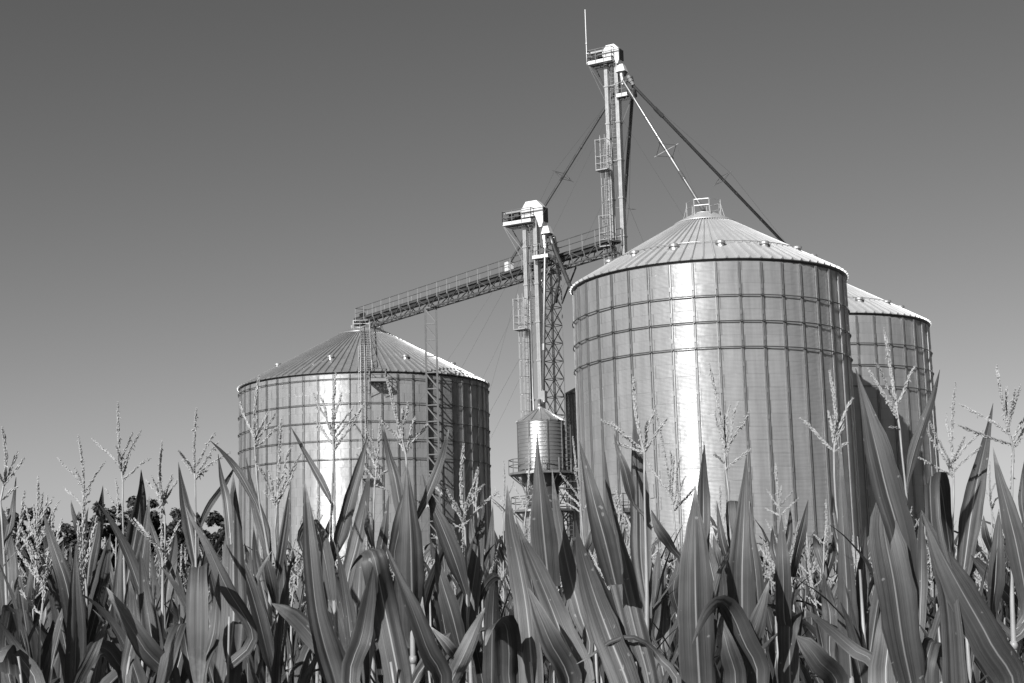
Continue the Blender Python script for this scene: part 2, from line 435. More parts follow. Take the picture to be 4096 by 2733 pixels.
# ------------------------------------------------------------------ conveyor bridge
cb_root = empty('conveyor_bridge', CL, 'long steel truss bridge carrying a conveyor up from the wide bin to the tall elevator', 'conveyor')
bays = 24; bl = (BL + 1.2) / bays
hw, dep = .62, .92
truss = MB(); rail = MB(); deck = MB(); trough = MB()
B = lambda s, n_, z: CL + BA * s + BN * n_ + Z * z
for n_ in (-hw, hw):
    truss.bar(B(0, n_, -.05), B(BL + 1.2, n_, -.05), .10, .12)
    truss.bar(B(.8, n_ * .62, -dep), B(BL + 1.2, n_ * .62, -dep), .09, .10)
for k in range(bays + 1):
    s = k * bl
    for n_ in (-hw, hw):
        if k: truss.bar(B(s, n_, -.05), B(s, n_ * .62, -dep), .075)
        if k < bays:
            a = (-.05, -dep) if k % 2 else (-dep, -.05)
            f0 = 1.0 if a[0] > -.5 else .62; f1 = 1.0 if a[1] > -.5 else .62
            truss.bar(B(s + (.5 if k == 0 else 0), n_ * f0, a[0]), B(s + bl, n_ * f1, a[1]), .06)
    truss.bar(B(s, -hw, -.05), B(s, hw, -.05), .06)
    if k: truss.bar(B(s, -hw * .62, -dep), B(s, hw * .62, -dep), .055)
    if k and k < bays:
        truss.bar(B(s, -hw * .62, -dep), B(s + bl, hw * .62, -dep), .045); truss.bar(B(s, hw * .62, -dep), B(s + bl, -hw * .62, -dep), .045)
    for n_ in (-hw - .06, hw + .06):
        rail.bar(B(s, n_, -.25), B(s, n_, 1.08), .07)
for n_ in (-hw - .06, hw + .06):
    for hz, w_ in ((1.08, .05), (.58, .04)): rail.bar(B(0, n_, hz), B(BL + 1.2, n_, hz), w_)
rail.bar(B(0, -hw, 1.08), B(0, hw, 1.08), .05)
deck.box(CL, BA, BN, Z, (0, BL + 1.2), (-hw, -.08), (.02, .07))
trough.box(CL, BA, BN, Z, (-.25, BL + .8), (-.02, .52), (-.42, .12))
trough.box(CL, BA, BN, Z, (-.45, .6), (-.10, .60), (-.55, .22))
truss.build('truss', 'frame', cb_root, CL); rail.build('railing', 'frame', cb_root, CL)
deck.build('deck', 'frame', cb_root, CL); tro = trough.build('conveyor_trough', 'dark', cb_root, CL)
m1 = MB(); m1.sm = True
m1.tube([B(.35, .28, .42), B(1.0, .28, .42)], .17, 12); m1.box(B(.68, .28, .2), BA, BN, Z, (-.3, .3), (-.14, .14), (0, .1))
m1.build('motor', 'rubber', cb_root, CL, smooth=False)
chute = MB(); q = B(.15, .25, -.5)
chute.tube([q, q + Z * -.5 + BA * -.05, V((BINS['left'][0].x, BINS['left'][0].y, CL.z - 1.3))], .16, 10)
chute.build('chute', 'spoutdark', cb_root, CL)

# ------------------------------------------------------------------ ladder frame tower beside the wide bin
s_ = on_bridge(1728)
tb = CL + BA * s_ + BN * .15
tl, tr_ = U(1706, 1250, tb.y), U(1751, 1245, tb.y)
hwid = (tr_ - tl).length / 2; tx = V((cos(-.25), sin(-.25), 0))
base = V((tb.x, tb.y - .35, 0))
t_root = empty('support_tower', base, 'slender ladder braced steel tower holding the bridge in front of the wide bin', 'support tower')
tz = CL.z - dep
post = MB()
for sg in (-1, 1):
    pm = MB(); pm.bar(base + tx * hwid * sg, base + tx * hwid * sg + Z * tz, .17, .15); pm.build('post', 'frame2', t_root, base)
br = MB(); st = 1.47; k = 0; z = tz - .05
while z > .5:
    br.bar(base - tx * hwid + Z * z, base + tx * hwid + Z * z, .10)
    if z - st > 0: br.bar(base - tx * hwid + Z * (z - .12), base + tx * hwid + Z * (z - st + .1), .11)
    z -= st
br.build('bracing', 'frame2', t_root, base)
hd = MB(); hd.bar(base + tx * hwid * 1.1 - V((0, .3, 0)) + Z * tz, base - tx * hwid * 1.1 + V((0, .9, 0)) + Z * tz, .12); hd.build('saddle', 'frame', t_root, base)

# ------------------------------------------------------------------ square lattice tower
s_ = on_bridge(2213); lb = CL + BA * s_; lb = V((lb.x, lb.y, 0)) + V((-.22, 0, 0))
l_root = empty('lattice_tower', lb, 'square lattice steel tower with crossed braces under the middle of the bridge', 'support tower')
hdg = .80; cor = [lb + V((-hdg, 0, 0)), lb + V((.03, -hdg, 0)), lb + V((hdg, 0, 0)), lb + V((-.03, hdg, 0))]
ltz = DZ - dep - .1
for c_ in cor:
    pm = MB(); pm.bar(c_, c_ + Z * ltz, .085, .085); pm.build('leg', 'frame', l_root, lb)
br = MB(); z = ltz - .02; st = 1.45
while z > .3:
    for k in range(4):
        a_, b_ = cor[k], cor[(k + 1) % 4]
        br.bar(a_ + Z * z, b_ + Z * z, .05)
        if z - st > 0:
            br.bar(a_ + Z * z, b_ + Z * (z - st), .04); br.bar(b_ + Z * z, a_ + Z * (z - st), .04)
    z -= st
br.build('bracing', 'frame', l_root, lb)
hd = MB()
for k in (0, 2):
    hd.bar(cor[k] + Z * (ltz - 2.6) , cor[k] + BA * (2.0 if k == 2 else -1.6) + Z * (ltz + .02), .10)
hd.bar(lb + BA * -2.2 + Z * (ltz + .05) + BN * .4, lb + BA * 2.6 + Z * (ltz + .05) + BN * .4, .12, .14); hd.bar(lb + BA * -2.2 + Z * (ltz + .05) - BN * .4, lb + BA * 2.6 + Z * (ltz + .05) - BN * .4, .12, .14)
hd.build('head_frame', 'frame', l_root, lb)

# ------------------------------------------------------------------ bucket elevators
EA = V((cos(radians(30)), -sin(radians(30)), 0)); EB = V((-sin(radians(30)), -cos(radians(30)), 0))

def caged_ladder(root, rp, O, EA, EB, a, b, z0, z1, rests, hoop=.40, name='ladder', cm_='bright'):
    lm = MB(); P = lambda x, y, z: O + EA * x + EB * y + Z * z
    for s in (-.2, .2): lm.bar(P(a + s, b, z0), P(a + s, b, z1), .05, .03)
    z = z0
    while z < z1: lm.bar(P(a - .2, b, z), P(a + .2, b, z), .02); z += .3
    lo = lm.build(name, 'steel', root, rp)
    cm = MB(); nv = 4; z = z0 + 2.2
    ang = [pi * (-.02 + 1.04 * k / (nv - 1)) for k in range(nv)]
    pt = lambda an, z: P(a + hoop * cos(an), b + .12 + hoop * 1.25 * sin(an), z)
    zz = z
    while zz < z1 + .2:
        cm.tube([P(a - .2, b, zz)] + [pt(an, zz) for an in reversed(ang)] + [P(a + .2, b, zz)], .026, 4)
        zz += 1.35
    for an in ang: cm.bar(pt(an, z), pt(an, z1 + .6), .026, .014)
    cm.build('safety_cage', cm_, root, rp)
    for (zr_, da) in rests:
        rm = MB(); rm.box(P(a + da, b + .35, zr_), EA, EB, Z, (-.5, .5), (-.4, .5), (0, .08))
        for x_, y_ in ((-.48, -.38), (-.48, .48), (.48, .48), (.48, -.38)): rm.bar(P(a + da + x_, b + .35 + y_, zr_), P(a + da + x_, b + .35 + y_, zr_ + 2.5), .045)
        for hz in (.55, 1.1, 2.45):
            ring_ = [(-.48, -.38), (-.48, .48), (.48, .48), (.48, -.38)]
            for k in range(3): rm.bar(P(a + da + ring_[k][0], b + .35 + ring_[k][1], zr_ + hz), P(a + da + ring_[k + 1][0], b + .35 + ring_[k + 1][1], zr_ + hz), .035)
        rm.build('rest_platform', 'bright', root, rp)

def platform(root, O, P, a0, a1, b0, b1, z, sides, name='work_platform', hr=1.1, kick=.22, nposts=3, matn='white'):
    pm = MB()
    pm.box(P(0, 0, z), EA, EB, Z, (a0, a1), (b1 - .05, b1), (-.05, kick))
    pm.box(P(0, 0, z), EA, EB, Z, (a0, a0 + .05), (b0, b1 - .052), (-.05, kick))
    pm.box(P(0, 0, z), EA, EB, Z, (a1 - .05, a1), (b0, b1 - .052), (-.05, kick))
    o = pm.build(name, matn, root, O)
    gm = MB()
    k = a0 + .06
    while k < a1 - .06:
        gm.box(P(k, 0, z), EA, EB, Z, (0, .03), (b0, b1 - .06), (0, .04)); k += .11
    for j in range(4):
        bb = b0 + .02 + (b1 - b0 - .12) * j / 3; gm.box(P(0, bb, z), EA, EB, Z, (a0 + .055, a1 - .055), (0, .06), (-.10, -.005))
    gm.build('grating', 'dark', o, O)
    rm = MB(); pl = {'f': [(a0 + (a1 - a0) * i / nposts, b1) for i in range(nposts + 1)], 'l': [(a0, b0 + (b1 - b0) * i / 2) for i in range(3)],
                     'r': [(a1, b0 + (b1 - b0) * i / 2) for i in range(3)], 'b': [(a0 + (a1 - a0) * i / nposts, b0) for i in range(nposts + 1)]}
    for s in sides:
        q = pl[s]
        for x, y in q: rm.bar(P(x, y, z + .0), P(x, y, z + hr), .05)
        for hz in (hr, hr * .52): rm.bar(P(*q[0], z + hz), P(*q[-1], z + hz), .045)
    rm.build('railing', 'frame', o, O)
    return o

def elevator(key, name_label, x_mid, y_mid, D, sep, lw, zhead, pf, cage_side, rests, small, zcage0, w_, hs, ho_, dx):
    O = U(x_mid, y_mid, D); O = V((O.x, O.y, 0))
    P = lambda a, b, z: O + EA * a + EB * b + Z * z
    root = empty('bucket_elevator', O, name_label, 'grain elevator', 'bucket elevators')
    for sg in (-1, 1):
        lm = MB(); a = sg * sep / 2
        lm.box(P(a, 0, 0), EA, EB, Z, (-lw / 2, lw / 2), (-.25, .25), (0, zhead))
        z = zhead - 2.0
        while z > 0:
            lm.box(P(a, 0, z), EA, EB, Z, (-lw / 2 - .05, lw / 2 + .05), (-.30, .30), (-.06, .06)); z -= 3.05
        lm.bar(P(a - lw * .12, .255, 0), P(a - lw * .12, .255, zhead), .05, .03, up=EB)
        lm.build('leg_casing', 'bright', root, O)
    z = zhead - 2.0
    while z > 3:
        tm = MB(); tm.bar(P(-sep / 2 + lw / 2, .15, z), P(sep / 2 - lw / 2, .15, z), .07); z -= 6.1; tm.build('leg_brace', 'steel', root, O)
    # head cover: chamfered hood
    hm = MB()
    prof = [(-w_ * .92, 0), (-w_, .25), (-w_, .55), (-w_ * .52, 1.22), (w_ * .45, 1.22), (w_, .62), (w_, -.55), (w_ * .82, -.95), (w_ * .62, -.95), (w_ * .5, -.55), (w_ * .3, 0)]
    hm.prism([P(a + ho_, .43, zhead + .35 + z * hs) for a, z in prof], EB * -.70)
    ho = hm.build('head_cover', 'white', root, O)
    bm = MB(); bm.box(P(ho_, 0, zhead + .35), EA, EB, Z, (-w_ * .97, w_ * 1.04), (-.31, .47), (.30 * hs, .42 * hs)); bm.box(P(ho_, 0, zhead + .35), EA, EB, Z, (-w_ * .9, w_ * .98), (.432, .455), (.56 * hs, .60 * hs))
    bm.build('flange', 'frame', ho, O)
    pm = MB(); pm.box(P(ho_, 0, zhead + .35), EA, EB, Z, (-w_ * .48, w_ * .38), (.434, .445), (.66 * hs, 1.18 * hs)); pm.build('sign_plate', 'plate', ho, O)
    sm_ = MB(); sm_.box(P(ho_, 0, zhead + .35), EA, EB, Z, (w_ + .004, w_ + .07), (-.30, .46), (-.52 * hs, .62 * hs)); sm_.build('discharge_hood', 'rubber', ho, O)
    # motor and drive on the platform
    mm = MB(); mm.tube([P(-w_ - .95, -.1, zhead + .75), P(-w_ - .35, -.1, zhead + .75)], .22, 14); mm.box(P(-w_ - .55, -.1, zhead + .45), EA, EB, Z, (-.5, .5), (-.3, .3), (0, .18))
    mm.box(P(-w_ - .15, .1, zhead + .5), EA, EB, Z, (-.22, .22), (-.2, .2), (0, .42)); mm.build('drive_motor', 'rubber', root, O)
    bg_ = MB(); bg_.box(P(-w_ - .55, .3, zhead + .95), EA, EB, Z, (-.65, .95), (.02, .12), (-.09, .05)); bg_.build('belt_guard', 'bright', root, O)
    platform(root, O, P, *pf, zhead - .15, 'flr', nposts=3)
    # brackets below the platform
    km = MB(); a0, a1, b0, b1 = pf
    for bb in (b0 + .1, b1 - .1): km.bar(P(a0 + .1, bb, zhead - .3), P(-sep / 2 - lw / 2, bb * .2, zhead - 2.3), .06)
    km.bar(P(a0 + .05, b1 - .1, zhead - .3), P(-sep / 2, .1, zhead - 3.6), .035); km.build('platform_brace', 'frame', root, O)
    caged_ladder(root, O, O, EA, EB, cage_side, .45, zcage0, rests[0][0] + 2.3, rests)
    caged_ladder(root, O, O, EA, EB, 0.0, .02, rests[0][0] + .5, zhead - .2, [], .27, cm_='frame')
    if small:
        a0, a1, b0, b1, z = small
        platform(root, O, P, a0, a1, b0, b1, z, 'fr', 'distributor_platform', nposts=2)
        km = MB(); km.bar(P(a1 - .1, b1 - .1, z - .1), P(sep / 2 + .1, .1, z - 2.2), .05); km.bar(P(a1 - .1, b0 + .1, z - .1), P(sep / 2 + .1, -.1, z - 2.2), .05)
        km.build('platform_brace', 'frame', root, O)
    # distributor box under the discharge
    dm = MB(); ax = w_ * .72 + .10 + ho_ + dx; z = zhead - .55 * hs; bh = .62
    top = [P(ax - .22, -.22, z), P(ax + .22, -.22, z), P(ax + .22, .22, z), P(ax - .22, .22, z)]
    bot = [P(ax - .34, -.36, z - bh), P(ax + .44, -.36, z - bh), P(ax + .44, .36, z - bh), P(ax - .34, .36, z - bh)]
    dm.hexa(bot + top)
    do = dm.build('distributor', 'white', root, O)
    fm = MB(); fm.tube([P(ax + .05, 0, z - bh - .01), P(ax + .05, 0, z - bh - .28)], [.44, .30], 16); fm.build('outlet_ring', 'dark', do, O)
    return O, P, w_, ax, z - bh + .12

ZH1 = U(2437, 248, DR).z
E1O, E1P, E1W, E1A, E1D = elevator('tall', 'tallest bucket elevator, twin shafts and caged ladder rising behind the biggest bin', 2459, 560, DR, .90, .29, ZH1,
    (-1.66, .45, -.55, .95), -.62, [(U(2430, 690, DR).z, 0), (U(2440, 995, DR).z, .1)], (.5, 1.5, -.45, .55, U(2510, 398, DR).z), 5.0, .72, .76, .12, .08)
D2E = 119.0
ZH2 = U(2125, 889, D2E).z
E2O, E2P, E2W, E2A, E2D = elevator('short', 'shorter bucket elevator with railed head platform standing in front of the conveyor bridge', 2131, 1150, D2E, .98, .31, ZH2,
    (-2.05, .55, -.55, .95), -.62, [(U(2100, 1325, D2E).z, 0)], (.5, 1.95, -.4, .9, U(2160, 1045, D2E).z), 4.0, 1.0, 1.02, .34, .26)

# whip antenna on the tall elevator
a0 = E1P(-1.71, .95, ZH1 - .2); a1 = U(2340, 38, a0.y)
an = MB(); an.sm = True
an.tube([a0, a0.lerp(a1, .36)], .032, 8)
an.tube([a0.lerp(a1, .36), a0.lerp(a1, .40), a0.lerp(a1, .40), a0.lerp(a1, .995), a1], [.05, .05, .036, .032, .01], 8)
for q in (.03, .20): an.box(a0.lerp(a1, q), EA, EB, Z, (-.02, .12), (-.06, .06), (-.04, .04))
tag(an.build('whip_antenna', 'fibre', None, a0), 'thin white whip antenna clamped to the highest platform rail', 'antenna')

# ------------------------------------------------------------------ grain spouts
def spreader(root, rp, a, b, t, r, arm=.85):
    """king-post frame that keeps a long spout from sagging"""
    c_ = a.lerp(b, t); d = (b - a).normalized(); s1 = d.cross(Z).normalized(); s2 = s1.cross(d).normalized()
    m = MB(); tips = []
    for q in (s1 * .75 + s2 * .6, s1 * -.75 + s2 * .6, s1 * .75 - s2 * .6, s1 * -.75 - s2 * .6):
        tip = c_ + q * arm; tips.append(tip); m.bar(c_, tip + q * .18, .04)
    for k, l in ((0, 2), (2, 3), (3, 1), (1, 0)): m.bar(tips[k], tips[l], .03)
    m.build('spreader_frame', 'frame', root, rp)
    wm = MB()
    for tp in tips[:2]:
        wm.tube([a.lerp(b, .06), tp, a.lerp(b, .94)], .009, 4)
    wm.build('truss_wire', 'cable', root, rp)

def spout(label, pts, r, m, spread=None, joint=None, clamps=True):
    pts = [V(p) for p in pts]; root = empty('grain_spout', pts[-1], label, 'grain spout', 'sloping grain spouts')
    tm = MB(); tm.sm = True; tm.tube(pts, r, 12); tm.build('pipe', m, root, pts[-1])
    a, b = pts[-2] if len(pts) == 2 else max(zip(pts, pts[1:]), key=lambda q: (q[1] - q[0]).length)[0], None
    seg = max(zip(pts, pts[1:]), key=lambda q: (q[1] - q[0]).length); a, b = seg
    for t in (joint or []): jm = MB(); jm.tube([a.lerp(b, t), a.lerp(b, t + .045)], r * 1.35, 12); jm.build('pipe_joint', m, root, pts[-1])
    L = (b - a).length; k = 3.0
    while k < L - 2:
        jm = MB(); jm.tube([a.lerp(b, k / L), a.lerp(b, (k + .09) / L)], r * 1.16, 12); k += 3.05; jm.build('pipe_joint', m, root, pts[-1])
    if spread: spreader(root, pts[-1], a, b, spread, r)
    return root
def sleeve(root, rp, p, q, r, m='bright'):
    sm_ = MB(); sm_.sm = True; sm_.tube([p, p.lerp(q, .22), p.lerp(q, .22), p.lerp(q, .27), p.lerp(q, .27), p.lerp(q, .55), p.lerp(q, .55), p.lerp(q, .6), p.lerp(q, .6), q], [r * 1.25, r * 1.25, r * 1.5, r * 1.5, r * 1.25, r * 1.25, r * 1.5, r * 1.5, r * 1.2, r * 1.2], 12)
    sm_.build('elbow_sleeve', m, root, rp, smooth=False)
d0 = lambda a, b, dz=0.0: E1P(E1A + a, b, E1D - .35 + dz)
rc_, rt, rr_, rR, rH = BINS['right']; kc, kt, kr, kR, kH = BINS['rear']
topR = V((rc_.x, rc_.y, ZB(.85) + .35)); topK = V((kc.x, kc.y, ZK(.85) + .4))
s2a = d0(.15, .35)
sp = spout('pale spout running from the tall elevator down to the peak of the biggest bin', [s2a, s2a + V((.05, 0, -.5)), topR], .105, 'spout', .57, [.73, .955]); sleeve(sp, topR, s2a, s2a + V((.08, 0, -.9)), .13)
s3a = d0(.5, -.1, -.1)
sp = spout('dark spout sloping from the tall elevator behind the biggest bin roof', [s3a, s3a + V((.35, .1, -.75)), topK], .12, 'spoutdark', .50, [.12]); sleeve(sp, topK, s3a, s3a + V((.35, .1, -.75)), .16)
inl = CL + BA * on_bridge(2049) + BN * .2
s1a = d0(-.25, -.35)
s1e = V((inl.x, inl.y, DZ + .9))
sp = spout('dark spout crossing left from the tall elevator, behind the shorter one, onto the bridge', [s1a, s1a + V((-.1, .1, -.6)), s1e, V((inl.x, inl.y, DZ + .1))], .11, 'spoutdark', .50, [.70])
ib = MB(); ib.box(V((inl.x, inl.y, DZ)), BA, BN, Z, (-.42, .1), (-.28, .28), (.1, .95)); ib.build('inlet_box', 'white', sp, V((inl.x, inl.y, DZ + .1)))
s4a = d0(.62, -.4, -.1); s4e = U(2477, 1100, 122.5)
spout('dark spout dropping steeply from the tall elevator just right of its shafts', [s4a, s4a + V((.3, .1, -1.6)), U(2529, 395, 118.5), s4e, V((s4e.x - .1, s4e.y, s4e.z - 9))], .14, 'spoutdark', .62)
e0 = lambda a, b, dz=0.0: E2P(E2A + a, b, E2D - .35 + dz)
# dryer stands in front of the short elevator
DYD = 113.0; dyc = U(2165, 1800, DYD); dyc = V((dyc.x, dyc.y, 0))
dy_eave = U(2165, 1688, DYD).z; dy_apex = U(2165, 1638, DYD).z
sAa = e0(-.05, .38); p_box = U(2172, 1570, DYD + .25)
sp = spout('bright pipe dropping from the shorter elevator to the small cone roofed tank', [sAa, sAa + V((.05, -.2, -1.0)), p_box], .125, 'spout', None, [.68]); sleeve(sp, p_box, sAa, sAa + V((.05, -.2, -1.0)), .15)
bx = MB(); bx.box(p_box, EA, EB, Z, (-.24, .24), (-.2, .2), (-.75, .1)); bx.build('valve_box', 'bright', sp, p_box)
bx = MB(); bx.sm = True; bx.tube([p_box + Z * -.6, p_box + V((-.25, -.1, -.95)), V((dyc.x, dyc.y, dy_apex + .7)), V((dyc.x, dyc.y, dy_apex - .1))], .16, 12); bx.build('inlet_elbow', 'steel', sp, p_box)
sBa = e0(.35, .1); sBe = U(2330, 1262, 119.5)
sp = spout('dark spout sloping from the shorter elevator to behind the left edge of the biggest bin', [sBa, sBa + V((.2, .05, -.8)), sBe, U(2420, 1480, 121.0)], .165, 'spoutdark')
sCa = e0(.45, -.3); sCb = U(2226, 1010, 120.0)
sp = spout('short bright elbowed spout falling from the shorter elevator onto the lattice tower', [sCa, sCb, sCb + V((.1, 0, -2.2)), sCb + V((-.2, .5, -4.0))], .15, 'spout'); sleeve(sp, sCb + V((-.2, .5, -4.0)), sCb + V((0, 0, .4)), sCb + V((.05, 0, -.9)), .17)
sDa = U(2176, 1085, 120.2)
spout('short curved pipe hanging below the distributor platform beside the bright pipe', [U(2178, 1092, 120.6), U(2169, 1118, 120.4), U(2160, 1150, 120.2)], .14, 'spout')
# slim jointed pipe standing between the shafts of the shorter elevator
vp = E2P(-.02, .42, 0); vz = U(2140, 1168, D2E).z
vpm = MB(); vpm.sm = True; vpm.tube([vp, vp + Z * vz], .075, 10)
tag(vpm.build('vent_pipe', 'steel', None, vp), 'slim upright pipe between the two shafts of the shorter elevator', 'pipe')

# ------------------------------------------------------------------ tower dryer with banded hopper tank
dr = empty('grain_dryer', dyc, 'small banded steel tank with cone roof and railed walkways, a grain dryer', 'grain dryer')
zp1 = U(2165, 1897, DYD).z; zp2 = U(2165, 2046, DYD).z
RD = 1.72
wm = MB(); prof = []; bands = 14; hb = (dy_eave - zp1) / bands
for k in range(bands):
    z0 = zp1 + k * hb
    prof += [(RD - .012, z0 + .0), (RD + .022, z0 + .025), (RD + .010, z0 + .06), (RD + .006, z0 + hb * .5), (RD - .012, z0 + hb - .002)]
wm.sm = True; wm.lathe(prof, dyc, 72); to = wm.build('tank_wall', 'tank', dr, dyc)
sm_ = MB()
for k in range(8):
    an = -pi / 2 - .52 + k * pi / 4; d = V((cos(an), sin(an), 0)); sm_.box(dyc + d * RD, V((-d.y, d.x, 0)), d, Z, (-.05, .05), (.0, .075), (zp1, dy_eave))
sm_.build('tank_stiffener', 'frame', to, dyc)
rm = MB(); nr = 16
for k in range(nr):
    a0_, a1_ = 2 * pi * k / nr, 2 * pi * (k + 1) / nr
    p = lambda an, r, z: dyc + V((cos(an) * r, sin(an) * r, z))
    rm.add([p(a0_, RD + .08, dy_eave), p(a1_, RD + .08, dy_eave), p(a1_, .3, dy_apex), p(a0_, .3, dy_apex)], [(0, 1, 2, 3)])
    rm.add([p(a0_, RD + .08, dy_eave), p(a1_, RD + .08, dy_eave), p(a1_, RD + .05, dy_eave - .1), p(a0_, RD + .05, dy_eave - .1)], [(0, 1, 2, 3)])
    rm.bar(p(a0_, RD + .09, dy_eave + .02), p(a0_, .3, dy_apex + .03), .06, .09)
rm.lathe([(.34, -.05), (.34, .16), (.02, .2)], dyc + Z * dy_apex, 16)
rm.build('cone_roof', 'bright', dr, dyc)
def ring_walk(zp, rad, name, n_=12, gap=()):
    pm = MB(); pm.lathe([(rad - .95, -.06), (rad, -.06), (rad, .10), (rad - .04, .10), (rad - .04, 0), (rad - .95, 0)], dyc + Z * zp, n_)
    o = pm.build(name, 'steel', dr, dyc)
    gm = MB()
    for k in range(n_):
        an, a2 = 2 * pi * k / n_, 2 * pi * (k + 1) / n_
        p = lambda an, z: dyc + V((cos(an) * rad, sin(an) * rad, zp + z))
        gm.bar(p(an, 0), p(an, 1.05), .075, .06)
        for hz in (1.05, .62): gm.bar(p(an, hz), p(a2, hz), .05)
        gm.bar(dyc + V((cos(an) * (rad - .1), sin(an) * (rad - .1), zp - .05)), dyc + V((cos(an) * 1.45, sin(an) * 1.45, zp - .85)), .08)
    gm.build('railing', 'frame', o, dyc)
ring_walk(zp1, 2.42, 'upper_walkway'); ring_walk(zp2, 2.3, 'lower_walkway')
nm_ = MB(); nm_.sm = True; nm_.lathe([(1.55, zp1 - .03), (1.5, zp1 - .5), (1.2, zp1 - .9), (1.15, zp2 + .1), (1.15, zp2)], dyc, 40); nm_.build('dryer_neck', 'frame', dr, dyc)
lw_ = MB(); lw_.sm = True; prof = []; zt = zp2 - .07; k = 0
RL = 1.52
while zt - k * hb * .95 > 0:
    z0 = zt - k * hb * .95; prof += [(RL, z0), (RL + .008, z0 - .2), (RL, z0 - hb * .95 + .05), (RL - .02, z0 - hb * .95 + .02)]; k += 1
lw_.lathe(prof, dyc, 64); lo_ = lw_.build('dryer_body', 'bright', dr, dyc)
# stencilled lettering on the body
def letters(rows, m, parent, rp, R):
    lm = MB()
    toc = atan2(-dyc.y, -dyc.x)
    def at(u, z): an = toc + u / R; return dyc + V((cos(an) * (R + .018), sin(an) * (R + .018), z))
    for strokes, u0, z0, w_, h_ in rows:
        for poly in strokes:
            vs = [at(u0 + x * w_, z0 + y * h_) for x, y in poly]; lm.add(vs, [tuple(range(len(vs)))])
    return lm.build('lettering', m, parent, rp)
LM = [[(0, 0), (.22, 0), (.22, 1), (0, 1)], [(.78, 0), (1, 0), (1, 1), (.78, 1)], [(.22, 1), (.22, .62), (.5, 0), (.5, .45)], [(.78, 1), (.5, .45), (.5, 0), (.78, .62)]]
L1 = [[(.4, 0), (.68, 0), (.68, 1), (.4, 1)], [(.4, 1), (.4, .8), (.12, .66), (.12, .78)]]
L2 = [[(0, 0), (1, 0), (1, .17), (0, .17)], [(0, .17), (.28, .17), (1, .62), (1, .78), (.78, .78)], [(.74, .62), (1, .62), (1, .85), (.85, 1), (.74, .84)], [(.15, 1), (.85, 1), (.74, .84), (.26, .84)], [(0, .68), (.25, .68), (.26, .84), (.15, 1), (0, .85)]]
zM = U(2116, 2127, DYD - 1.5).z; z12 = U(2116, 2147, DYD - 1.5).z; h_ = U(2116, 2112, DYD - 1.5).z - zM
ux = (U(2111, 2127, DYD - 1.3).x - dyc.x)
uu = asin(max(-1, min(1, ux / RL))) * RL
letters([(LM, uu - .02, zM, .44, h_), (L1, uu - .03, z12, .24, h_), (L2, uu + .19, z12, .30, h_),
         ([[(0, 0), (1, 0), (1, .25), (0, .25)], [(0, .6), (1, .6), (1, .85), (0, .85)]], uu - .08, z12 - .13, .40, .09)], 'paint', lo_, dyc, RL)
# ladder at the right side of the dryer
ld = MB(); lx = dyc + V((1.95, -.35, 0))
for s in (-.22, .22): ld.bar(lx + V((s, 0, 0)), lx + V((s, 0, dy_eave - .3)), .08, .06)
zz = .3
while zz < dy_eave - .3: ld.bar(lx + V((-.22, 0, zz)), lx + V((.22, 0, zz)), .045); zz += .31
ld.build('ladder', 'rubber', dr, dyc)
lr_ = MB()
for z in (zp2 - 3.2, zp1 - 1.2):
    lr_.box(dyc + Z * z, V((1, 0, 0)), V((0, 1, 0)), Z, (1.55, 3.0), (-.9, .6), (0, .08))
    for x_, y_ in ((1.6, -.88), (2.98, -.88), (2.98, .58)): lr_.bar(dyc + V((x_, y_, z)), dyc + V((x_, y_, z + 1.1)), .06)
    for hz in (.55, 1.1): lr_.bar(dyc + V((1.6, -.88, z + hz)), dyc + V((2.98, -.88, z + hz)), .05); lr_.bar(dyc + V((2.98, -.88, z + hz)), dyc + V((2.98, .58, z + hz)), .05)
lr_.build('ladder_landing', 'dark', dr, dyc)

# dark tank standing behind the left edge of the biggest bin
okc = U(2400, 1900, 127.0); okc = V((okc.x, okc.y, 0)); okz = U(2400, 1568, 127).z
ot = empty('old_tank', okc, 'dark streaked steel tank showing as a narrow strip beside the biggest bin', 'tank')
om = MB(); om.sm = True; om.lathe([(2.76, 0), (2.76, okz - .3)], okc, 64); om.build('wall', 'oldtank', ot, okc)
om = MB(); om.lathe([(2.74, okz - .3), (2.86, okz - .3), (2.86, okz - .15), (.3, okz + 1.2)], okc, 40); om.build('roof', 'oldtank', ot, okc)

# ------------------------------------------------------------------ wide bin: wall ladder, platform, roof ladder
lc, lt, lr, LR, LH = BINS['left']
th = radians(.7); TH = (lt * cos(th) + lr * sin(th)); TG = (lr * cos(th) - lt * sin(th))
caged_ladder(LB, lc, lc, TG, TH, -.30, LR + .28, 3.0, LH + 1.7, [], .36)
rm = MB(); zl = ZL
a = lambda s, r, h: lc + TH * r + TG * s + Z * (ZL(r) + h)
for s in (-.40, .52):
    rm.bar(a(s, LR + .1, .10), a(s, 1.9, .10), .07, .09)
    rm.bar(a(s, LR + .1, .95), a(s, 1.9, .95), .06)
    k = LR + .1
    while k > 1.9: rm.bar(a(s, k, .05), a(s, k, .95), .05); k -= 1.6
k = LR
while k > 1.9: rm.bar(a(-.40, k, .12), a(.52, k, .12), .16, .03); k -= .42
rm.build('roof_stair', 'bright', LB, lc)
th = radians(5.4); TH = (lt * cos(th) + lr * sin(th)); TG = (lr * cos(th) - lt * sin(th)); pz = LH - .95
EAo, EBo = EA, EB; EA, EB = TG, TH
platform(LB, lc, lambda x, y, z: lc + TG * x + TH * y + Z * z, -.72, .72, LR + .12, LR + 1.3, pz, 'flr', hr=1.05, nposts=1, matn='bright')
pm = MB()
for s in (-.66, .66): pm.bar(lc + TH * (LR + 1.2) + TG * s + Z * (pz - .06), lc + TH * (LR + .1) + TG * s + Z * (pz - 1.2), .06)
pm.build('platform_brace', 'frame', LB, lc)
